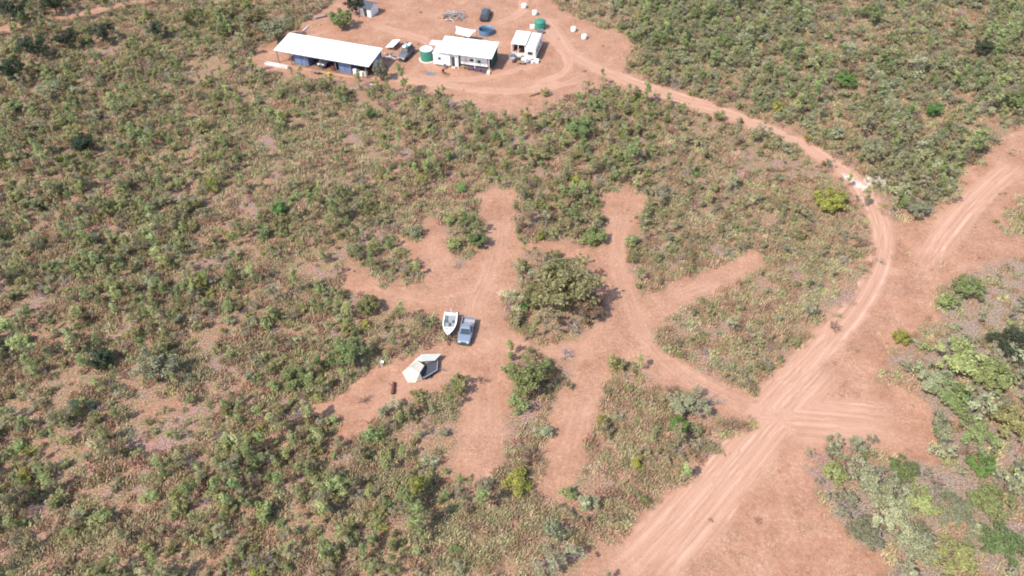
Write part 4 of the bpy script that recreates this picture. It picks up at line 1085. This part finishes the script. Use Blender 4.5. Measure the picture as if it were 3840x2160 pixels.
# --- the house: white cabin, wide roof over a caravan, small lean-to
HR = math.radians(-14); ho = G(1627, 245)
house = thing('house', 'white cabin with a wide flat iron roof reaching over a caravan', 'house', (ho.x, ho.y, 0), HR)
def house_at(x, y, z=0.0):
    return Matrix.Translation(Vector((ho.x, ho.y, 0))) @ Matrix.Rotation(HR, 4, 'Z') @ Vector((x, y, z))
roof_sheets(house, .9, 12.2, -.35, 5.4, 3.15, 3.75)
MB().box(0, 3.5, 0, 3.6, .35, 2.62).obj('cabin_wall', 'white_paint', house)
lr = MB().slab([(-.12, -.12, 2.66), (3.55, -.12, 2.66), (3.55, 3.75, 2.80), (-.12, 3.75, 2.80)], .05).obj('cabin_roof', 'white_roof', house)
MB().slab([(-2.0, 3.7, 2.35), (.8, 3.8, 2.42), (.8, 5.5, 2.5), (-2.0, 5.5, 2.45)], .04).obj('lean_to_roof', 'white_roof', house)
for x, y in ((-1.9, 3.85), (-1.9, 5.4), (.5, 5.4)): MB().box(x-.04, x+.04, y-.04, y+.04, 0, 2.33).obj('lean_to_post', 'steel', house)
for x, y in ((.3, .3), (3.2, .3), (.3, 3.3), (3.2, 3.3), (1.7, .3)): MB().box(x-.12, x+.12, y-.12, y+.12, 0, .35).obj('stump', 'concrete', house)
wd = MB().box(1.0, 1.62, -.035, .02, 1.45, 1.95).obj('window', 'glass', house)
MB().box(.95, 1.67, -.05, -.036, 1.40, 1.45).box(.95, 1.67, -.05, -.036, 1.95, 2.0).box(.95, 1.0, -.05, -.036, 1.45, 1.95).box(1.62, 1.67, -.05, -.036, 1.45, 1.95).obj('window_frame', 'white_paint', wd)
MB().box(3.5, 4.9, .35, 3.4, .1, 2.75).obj('entry_wall', 'white_paint', house)
d_ = MB().box(3.75, 4.35, .28, .345, .2, 2.2).obj('door', 'dark_steel', house); MB().box(4.26, 4.30, .24, .279, 1.1, 1.25).obj('handle', 'rim', d_)
MB().box(3.7, 4.5, -.3, .25, 0, .18).obj('step', 'concrete', house)
for x in (5.2, 8.6, 11.55):
    MB().box(x-.05, x+.05, -.15, -.05, 0, 3.12).obj('post', 'white_paint', house)
    MB().box(x-.05, x+.05, 5.1, 5.2, 0, 3.66).obj('post', 'white_paint', house)
MB().box(.95, 12.1, -.10, -.02, 2.98, 3.12).obj('front_beam', 'dark_steel', house)
MB().box(11.75, 11.80, .6, 5.0, .1, 2.95).obj('shade_screen', 'shade_cloth', house)
MB().box(5.0, 11.9, 4.95, 5.0, .1, 3.4).obj('back_screen', 'shade_cloth', house)
def caravan(name, label, loc, rz, L, W, Ht, mat, zb=.5, wins=()):
    t = thing(name, label, 'caravan', loc, rz)
    x0, x1 = 0, L
    pr = [(.12, zb), (L-.1, zb), (L, zb+.35), (L-.12, zb+Ht-.18), (L-.4, zb+Ht), (.35, zb+Ht), (.08, zb+Ht-.25), (0, zb+.5)]
    MB().loft([[(x, 0, z) for x, z in pr][::-1], [(x, W, z) for x, z in pr][::-1]]).obj('body', mat, t, bevel=.04)
    for a, b, z0, z1, side in wins:
        y = -.03 if side == 0 else W+.03
        w = MB().box(a, b, min(y, y*.1+ (0 if side == 0 else W*.9)), max(y, 0.0) if side == 0 else y, z0, z1) if False else MB().box(a, b, (-.035 if side == 0 else W+.005), (-.005 if side == 0 else W+.035), z0, z1)
        w = w.obj('window', 'glass', t)
    for s in (0, 1):
        wheel(t, 0, 0, .33, .2)
        c = [q_ for q_ in t.children if q_.name.startswith('wheel')][-1]
        c.location = (L*.52, .16 if s == 0 else W-.16, .33); c.rotation_euler = (math.pi/2, 0, 0)
    MB().tube((L-.1, W/2, zb+.05), (L+1.1, W/2, zb), .05).obj('drawbar', 'dark_steel', t)
    return t
q = house_at(5.3, 1.0)
cv = caravan('caravan', 'white caravan in the shade under the wide house roof', (q.x, q.y, .005), HR, 5.7, 2.3, 2.05, 'white_paint', .5, ((2.0, 2.8, 1.35, 1.85, 0), (3.6, 4.2, 1.2, 1.75, 0)))
MB().box(.9, 1.5, -.035, -.005, .65, 2.2).obj('door', 'worn_white', cv)
# --- far caravan with its annex
ao = G(1966, 181, 2.7)
AR = math.radians(-13)
hc_ = thing('parked_caravan', 'worn white caravan standing end-on right of the house', 'caravan', (ao.x, ao.y, .005), AR)
pr = [(.05, .5), (2.35, .5), (2.4, .9), (2.3, 2.5), (2.1, 2.68), (.3, 2.68), (.1, 2.5), (0, .9)]
MB().loft([[(x, .1, z) for x, z in pr], [(x, 7.0, z) for x, z in pr]]).obj('body', 'worn_white', hc_, bevel=.05)
for y in (1.2, 2.8, 4.9): MB().box(2.33, 2.39, y, y+.75, 1.35, 1.95).obj('window', 'glass', hc_)
MB().box(.7, 1.7, .05, .095, 1.4, 2.0).obj('window', 'glass', hc_)
for y in (2.4, 4.0): MB().box(1.0, 1.45, y, y+.45, 2.69, 2.80).obj('roof_hatch', 'worn_white', hc_, bevel=.02)
for x in (.2, 2.2):
    wheel(hc_, x, 3.6, .34, .2)
MB().tube((1.2, .2, .52), (1.2, -1.0, .5), .05).obj('drawbar', 'dark_steel', hc_)
ax = thing('annex', 'white-roofed open annex on the left of the end-on caravan', 'annex', (ao.x, ao.y, 0), AR)
roof_sheets(ax, -3.1, -.05, 1.5, 6.9, 2.55, 2.75)
for x, y in ((-3.0, 1.6), (-1.6, 1.6), (-.2, 1.6), (-3.0, 6.7), (-.2, 6.7)): MB().box(x-.05, x+.05, y-.05, y+.05, 0, 2.53).obj('post', 'white_paint', ax)
MB().box(-3.05, -.1, 6.5, 6.55, .05, 2.6).obj('back_wall', 'shade_cloth', ax)
MB().box(-3.06, -3.01, 3.2, 6.45, .05, 2.55).obj('side_wall', 'worn_white', ax)
MB().box(-3.0, -.15, 1.63, 1.68, .05, .75).obj('front_panel', 'worn_white', ax)
def annex_at(x, y, z=0.0):
    return Matrix.Translation(Vector((ao.x, ao.y, 0))) @ Matrix.Rotation(AR, 4, 'Z') @ Vector((x, y, z))
# things heaped in front of the annex and caravan
def crate(loc, rz, sx, sy, sz, mat, label, cat='crate', name='crate'):
    t = thing(name, label, cat, loc, rz)
    MB().box(-sx/2, sx/2, -sy/2, sy/2, 0, sz).obj('box_body', mat, t, bevel=.03)
    MB().box(-sx/2-.02, sx/2+.02, -sy/2-.02, sy/2+.02, sz+.002, sz+.06).obj('lid', mat, t, bevel=.015)
    return t
def table(loc, rz, sx, sy, label, top='timber'):
    t = thing('table', label, 'table', loc, rz)
    n = 4
    for k in range(n): MB().box(-sx/2, sx/2, -sy/2+k*sy/n, -sy/2+(k+1)*sy/n-.02, .70, .74).obj('plank', top, t)
    for x in (-1, 1):
        for y in (-1, 1): MB().box(x*(sx/2-.1)-.03, x*(sx/2-.1)+.03, y*(sy/2-.1)-.03, y*(sy/2-.1)+.03, 0, .698).obj('leg', 'dark_steel', t)
    return t
def chair(loc, rz, mat, label):
    t = thing('camp_chair', label, 'chair', loc, rz)
    MB().box(-.26, .26, -.25, .25, .42, .46).obj('seat', mat, t); MB().box(-.26, .26, .24, .28, .47, .95).obj('backrest', mat, t)
    for x in (-.24, .24):
        for y in (-.22, .24): MB().tube((x, y, 0), (x, y, .42), .018, None, 5).obj('leg', 'steel', t)
    return t
for x, y, sx, sy, sz, mat, lab in ((-2.6, .6, 1.1, .8, .7, 'steel', 'grey metal box at the left front of the annex'), (-2.3, -.5, 1.0, .7, .6, 'grey_paint', 'grey crate farthest out in front of the annex'),
        (-1.1, .7, .9, .7, .75, 'worn_white', 'white chest at the middle front of the annex'), (-1.2, -.4, .9, .8, .55, 'dark_steel', 'dark crate in front of the white chest'),
        (.1, -.5, 1.0, .8, .65, 'gel_white', 'white box in front of the end-on caravan'), (1.1, -.1, .8, .6, .5, 'canvas_pale', 'cream box beside the end-on caravan drawbar'), (2.6, -.1, .9, .7, .6, 'gel_white', 'white box at the right front corner of the end-on caravan')):
    q = annex_at(x, y); crate((q.x, q.y, .005), AR+random.uniform(-.3, .3), sx, sy, sz, mat, lab)
for i_, (x, y, w_, h_, mat, lab) in enumerate(((-2.9, -.2, .5, .9, 'steel', 'upright grey gas bottle box left of the annex front'), (-.6, .3, .6, .5, 'timber', 'brown box between the annex chest and the caravan'), (.9, -.9, .6, .45, 'canvas_grey', 'grey box out in front of the end-on caravan'),
        (1.9, -.5, .7, .4, 'worn_white', 'flat pale box by the end-on caravan drawbar'), (-1.9, -1.1, .7, .4, 'rust_wood', 'rusty low box farthest from the annex posts'))):
    q = annex_at(x, y); crate((q.x, q.y, .005), AR+.4*i_, w_, w_*.8, h_, mat, lab, 'box', 'box')
q = annex_at(-.3, -1.7); table((q.x, q.y, .005), AR+.2, 1.5, .7, 'low bench table in front of the end-on caravan')
# in front of the house
for x, y, sx, sy, sz, mat, lab in ((7.6, .1, 1.2, .6, .45, 'purple_cloth', 'dark bundle below the first caravan window under the house roof'), (9.2, .0, 1.3, .7, .55, 'purple_cloth', 'dark bundle beside the house front post'),
        (10.6, -.2, .9, .7, .6, 'purple_cloth', 'dark box by the right front corner of the house'), (11.5, -.5, .55, .5, .45, 'gel_white', 'small white tub at the right front corner of the house'),
        (6.0, .2, .8, .5, .5, 'timber', 'brown box beside the house door')):
    q = house_at(x, y); crate((q.x, q.y, .005), HR, sx, sy, sz, mat, lab)
q = G(1664, 278); chair((q.x, q.y, .005), .4, 'rust_wood', 'brown chair on the bare ground in front of the white cabin')
q = G(1668, 258); chair((q.x, q.y, .005), -.3, 'seat_grey', 'dark chair close to the white cabin wall')
pd = tag(MB().box(-.9, .9, -.6, .6, .008, .05).obj('concrete_pad', 'steel', None, False, G(1615, 277), (0, 0, HR), .01), 'grey slab lying on the ground in front of the green tank', 'slab')
# in and before the long shed
for x, y, sx, sy, sz, mat, lab in ((17.2, .9, .7, .6, 1.2, 'gel_white', 'white cabinet in the right bay of the long shed'), (18.4, 1.0, .8, .7, .8, 'gel_white', 'low white chest in the right bay of the long shed'),
        (19.3, 1.2, .7, .6, .9, 'canvas_pale', 'cream box at the right end of the long shed'), (12.3, 1.2, .8, .8, .8, 'rust_wood', 'dark red box beside the right blue store room')):
    q = shed_at(x, y); crate((q.x, q.y, .062), RZ, sx, sy, sz, mat, lab)
q = shed_at(9.6, -1.3); table((q.x, q.y, .005), RZ, 1.8, .8, 'timber table on the bare ground before the long shed')
q = shed_at(12.4, -1.0); crate((q.x, q.y, .005), RZ, .5, .5, .6, 'yellow_plastic', 'yellow box on the ground before the long shed', 'box', 'box')
# cream trough and pipes
def long_trough(a, b, label):
    a = Vector(a); b = Vector(b); L = (b-a).length
    t = thing('trough', label, 'trough', (a.x, a.y, .005), math.atan2(b.y-a.y, b.x-a.x))
    MB().box(0, L, -.32, .32, 0, .12).obj('base', 'concrete', t)
    MB().box(0, L, -.34, -.24, .121, .5).box(0, L, .24, .34, .121, .5).obj('side', 'worn_white', t)
    for x in (0, L-.1): MB().box(x, x+.1, -.238, .238, .121, .5).obj('end', 'worn_white', t)
long_trough(G(997, 241), G(1082, 257), 'long cream trough on the ground at the left end of the shed')
def pipe(a, b, r, mat, label, name='pipe', cat='pipe'):
    a = Vector(a); b = Vector(b); L = (b-a).length
    t = thing(name, label, cat, (a.x, a.y, .005), math.atan2(b.y-a.y, b.x-a.x))
    MB().tube((0, 0, r), (L, 0, r), r, None, 10, False).tube((L, 0, r), (0, 0, r), r*.85, None, 10, False).obj('barrel', mat, t, True)
    for x in (.02, L-.1): MB().lathe([(r*1.02, 0), (r*1.12, 0), (r*1.12, .08), (r*1.02, .08)], 12, close=False).obj('collar', mat, t, loc=(x, 0, r), rot=(0, math.pi/2, 0))
pipe(G(1128, 126), G(1158, 98), .12, 'white_paint', 'white pipe lying behind the left end of the long shed')
pipe(G(1366, 314), G(1428, 324), .11, 'worn_white', 'pale pipe lying along the lower yard edge')
# tanks
def tank(name, label, loc, r, h, mat, topmat, dome=.25, open_=False):
    t = thing(name, label, 'water tank', loc)
    n = 36; prof = []
    k = 7
    for i in range(k):
        z = h*i/k; prof += [(r, z), (r, z+h/k*.72), (r*1.018, z+h/k*.8), (r*1.018, z+h/k*.93)]
    prof.append((r, h))
    if open_:
        prof += [(r*.955, h), (r*.955, .3)]
        MB().lathe(prof, n, close=False).obj('wall', mat, t, True)
        MB().lathe([(r*.95, .28), (r*.95, .30)], n).obj('water', 'water', t)
    else:
        MB().lathe(prof, n).obj('wall', mat, t, True)
        MB().lathe([(r*1.03, h+.004), (r*1.0, h+.06), (r*.55, h+dome*.75), (.06, h+dome)], n).obj('top', topmat, t, True)
        MB().lathe([(.22, 0), (.22, .08), (.18, .1)], 14).obj('lid', topmat, t, loc=(r*.45, -r*.3, h+dome*.72))
        MB().tube((r*.7, -r*.75, .12), (r*.8, -r*.95, .12), .04).obj('outlet', 'steel', t)
    return t
q = G(1601, 232); tank('water_tank', 'green water tank with a white top beside the white cabin', (q.x, q.y+1.15, .06), 1.3, 2.15, 'tank_green', 'white_paint')
tag(MB().lathe([(1.75, 0), (1.7, .05)], 28).obj('tank_base', 'concrete', None, False, (q.x, q.y+1.15, .005)), 'pale pad under the green tank by the white cabin', 'pad')
q = G(1823, 128); tank('stock_tank', 'round open blue tank behind the house', (q.x, q.y+.5, .005), 1.6, 1.0, 'tank_blue', 'tank_blue', open_=True)
q = G(2025, 112); tank('small_water_tank', 'small green tank with green top behind the end-on caravan', (q.x, q.y+.7, .005), 1.2, 1.6, 'tank_green', 'tank_green', .35)
q = G(1996, 107); crate((q.x, q.y, .005), .2, .9, .7, .7, 'gel_white', 'white box left of the small green tank', 'box', 'box')
q = G(2025, 122); crate((q.x, q.y-.4, .005), .0, 1.3, .8, .8, 'steel', 'grey box in front of the small green tank', 'box', 'box')
# shade sail
t = thing('shade_sail', 'pale square shade sail stretched behind the house', 'shade sail', (0, 0, 0))
cs = [G(1707, 97, 2.6), G(1788, 113, 2.3), G(1760, 141, 2.5), G(1706, 127, 2.3)]
N_ = 10; sv = []
for i in range(N_+1):
    for j in range(N_+1):
        a = i/N_; b = j/N_
        pull = .10
        a2 = .5+(a-.5)*(1-pull*4*b*(1-b)); b2 = .5+(b-.5)*(1-pull*4*a*(1-a))
        v_ = (cs[0]*(1-a2)+cs[1]*a2)*(1-b2)+(cs[3]*(1-a2)+cs[2]*a2)*b2
        sv.append(v_-Vector((0, 0, .5*a*(1-a)*b*(1-b)*4*.4)))
MB().add(sv, [(i*(N_+1)+j, i*(N_+1)+j+1, (i+1)*(N_+1)+j+1, (i+1)*(N_+1)+j) for i in range(N_) for j in range(N_)]).obj('cloth', 'worn_white', t, True)
for c in cs:
    MB().tube((c.x, c.y, 0), (c.x, c.y, c.z+.1), .05).obj('post', 'steel', t)
# hut
q = G(1352, 57)
hut = thing('hut', 'small white hut with a grey gable roof at the top of the yard', 'hut', (q.x, q.y, 0), math.radians(-24))
MB().add([(0, 0, 0), (2.8, 0, 0), (2.8, 3.0, 0), (0, 3.0, 0), (0, 0, 2.0), (2.8, 0, 2.0), (2.8, 3.0, 2.0), (0, 3.0, 2.0), (0, 1.5, 2.9), (2.8, 1.5, 2.9)],
         [(3, 2, 1, 0), (0, 1, 5, 4), (2, 3, 7, 6), (1, 2, 6, 9, 5), (3, 0, 4, 8, 7)]).obj('wall', 'white_paint', hut)
for s in (0, 1):
    y0 = -.25 if s == 0 else 3.25
    MB().slab([(-.2, y0, 1.92), (3.0, y0, 1.92), (3.0, 1.5, 2.98), (-.2, 1.5, 2.98)] if s == 0 else [(-.2, 1.5, 2.98), (3.0, 1.5, 2.98), (3.0, y0, 1.92), (-.2, y0, 1.92)], .05).obj('roof', 'slate_paint', hut)
hd = MB().box(1.0, 1.8, -.05, -.004, .05, 1.85).obj('door', 'dark_steel', hut); MB().box(1.7, 1.74, -.09, -.051, .9, 1.05).obj('handle', 'rim', hd)
# white drums along the yard edge
for i, (a, b, lab) in enumerate(((1965, 30, 'white drum farthest back along the track edge of the yard'), (2005, 56, 'white drum second from the back along the track edge'), (2150, 118, 'white drum third from the back, beside the yard track'), (2190, 146, 'white drum closest to the road bend along the yard track'))):
    q = G(a, b)
    t = thing('drum', lab, 'drum', (q.x, q.y, .005), random.uniform(0, 3), 'white drums along the yard track')
    MB().lathe([(.48, 0), (.55, .06), (.55, .3), (.575, .33), (.55, .36), (.55, .62), (.575, .65), (.55, .68), (.55, .92), (.50, .98)], 20).obj('barrel', 'gel_white', t, True)
    MB().lathe([(.46, .985), (.44, 1.02), (.1, 1.03)], 18).obj('lid', 'worn_white', t)
# log, posts and heaps
def log(a, b, r, mat, label, name='log'):
    a = Vector(a); b = Vector(b); L = (b-a).length; rg = random.Random(int(a.x*10))
    t = thing(name, label, 'log', (a.x, a.y, 0), math.atan2(b.y-a.y, b.x-a.x))
    rr = []
    for k in range(7):
        x = L*k/6; q_ = r*(1-.25*k/6)*rg.uniform(.9, 1.1)
        rr.append([(x, q_*math.cos(6.283*i/9), r+q_*math.sin(6.283*i/9)+.0) for i in range(9)])
    MB().loft(rr).obj('trunk', mat, t, True)
    MB().tube((L*.6, 0, r), (L*.75, r*2.2, r*2.6), r*.35, r*.2).obj('branch_stub', mat, t)
log(G(1473, 1480), G(1478, 1438), .24, 'rust_wood', 'short dark red log lying below the tent')
log(G(1985, 362), G(2022, 352), .24, 'timber', 'brown log beside the small shrub on the yard edge')
log(G(1180, 72), G(1225, 62), .3, 'dead_wood', 'dark log near the top left of the yard')
q = G(1433, 1366)
bk = thing('bucket', 'small white bucket on the ground up and left of the tent', 'bucket', (q.x, q.y, .005))
MB().lathe([(.18, 0), (.24, .42), (.26, .44), (.23, .44), (.17, .03)], 16, close=False).obj('pail', 'gel_white', bk, True); MB().lathe([(.17, .02), (.17, .03)], 16).obj('bottom', 'gel_white', bk)
def heap(loc, R_, n, label, mats, hh=.9, seed=3):
    t = thing('timber_heap', label, 'heap', loc); rg = random.Random(seed)
    for k in range(n):
        a = rg.uniform(0, 6.28); d = rg.random()**.6*R_; x = math.cos(a)*d; y = math.sin(a)*d; b = rg.uniform(0, 6.28); L = rg.uniform(.8, 2.2); z = .06+hh*(1-d/R_)*rg.random()
        MB().tube((x-math.cos(b)*L/2, y-math.sin(b)*L/2, max(.05, z-rg.uniform(0, .2))), (x+math.cos(b)*L/2, y+math.sin(b)*L/2, z+rg.uniform(0, .35)), rg.uniform(.04, .11), None, 6).obj('branch', rg.choice(mats), t)
q = G(1705, 62); heap((q.x, q.y, 0), 2.6, 70, 'heap of grey timber and branches behind the shade sail', ['dead_wood', 'steel', 'bark', 'grey_paint'], 1.0)
q = G(1462, 212); heap((q.x, q.y, 0), 1.1, 22, 'small heap of scrap left of the old four-wheel drive', ['steel', 'worn_white', 'bark'], .7, 8)
# loaded trailer with white sheets beside the old four-wheel drive
q = G(1478, 178)
t = thing('sheet_stack', 'tilted white roofing sheets stacked left of the old four-wheel drive', 'roofing sheets', (q.x, q.y, .005), math.radians(-20))
for k in range(4): MB().slab([(-1.1, -1.5, .5+.06*k), (.7, -1.5, .9+.06*k), (.8, 1.6, .95+.06*k), (-1.0, 1.6, .55+.06*k)], .03).obj('sheet', 'white_roof', t)
for x, y, z in ((-.9, -1.2, .5), (.5, -1.2, .82), (-.85, 1.3, .52), (.6, 1.3, .86)): MB().box(x-.06, x+.06, y-.06, y+.06, 0, z).obj('prop', 'timber', t)

# --- pale rubble tipped beside the curved road
q = D(2200, 458)
rb = thing('rubble_heap', 'heap of white rubble at the outer edge of the curved road', 'rubble', (q.x, q.y, .003))
rg = random.Random(5); st1 = MB(); st2 = MB()
for k in range(90):
    a = rg.uniform(0, 6.28); d = rg.random()**.6*1.5; r_ = rg.uniform(.06, .2); c = Vector((math.cos(a)*d*1.2, math.sin(a)*d, r_*.5+max(0, .3-d*.2)*rg.random()))
    ax_ = [Vector((rg.uniform(-1, 1), rg.uniform(-1, 1), rg.uniform(-1, 1))).normalized() for _ in range(8)]
    pts_ = [c+Vector((sx*r_*rg.uniform(.7, 1.2), sy*r_*rg.uniform(.7, 1.2), sz*r_*rg.uniform(.5, .9))) for sz in (-1, 1) for sx, sy in ((-1, -1), (1, -1), (1, 1), (-1, 1))]
    (st1 if k % 3 else st2).add(pts_, [(3, 2, 1, 0), (4, 5, 6, 7), (0, 1, 5, 4), (1, 2, 6, 5), (2, 3, 7, 6), (3, 0, 4, 7)])
for m_, mt_ in ((st1, 'rubble'), (st2, 'concrete')):
    o_ = m_.obj('stones', mt_, rb); o_['kind'] = 'stuff'
# --- wire fence along the lower yard edge
def fence(pts, label):
    W_ = [D(*p) for p in pts]
    t = thing('wire_fence', label, 'fence', (W_[0].x, W_[0].y, 0)); o0 = W_[0]
    pm_ = MB().tube((0, 0, 0), (0, 0, 1.35), .07, .06, 6).mesh('post', 'dead_wood'); wires = {h: MB() for h in (.45, .8, 1.15)}
    for a, b in zip(W_[:-1], W_[1:]):
        L_ = (b-a).length; n_ = max(1, round(L_/4.5))
        for k in range(n_):
            put('post', pm_, t, None, a.lerp(b, k/n_)-o0)
        for h in wires: wires[h].tube(a-o0+Vector((0, 0, h)), b-o0+Vector((0, 0, h)), .008, None, 3, False)
    put('post', pm_, t, None, W_[-1]-o0)
    for h in wires: wires[h].obj('wire', 'steel', t)
fence([(600, 172), (740, 201), (960, 229), (1120, 258), (1290, 297), (1400, 257), (1465, 226)], 'thin post and wire fence along the lower edge of the yard')
fence([(598, 168), (690, 96), (780, 44), (850, -6)], 'thin post and wire fence up the left side of the yard')
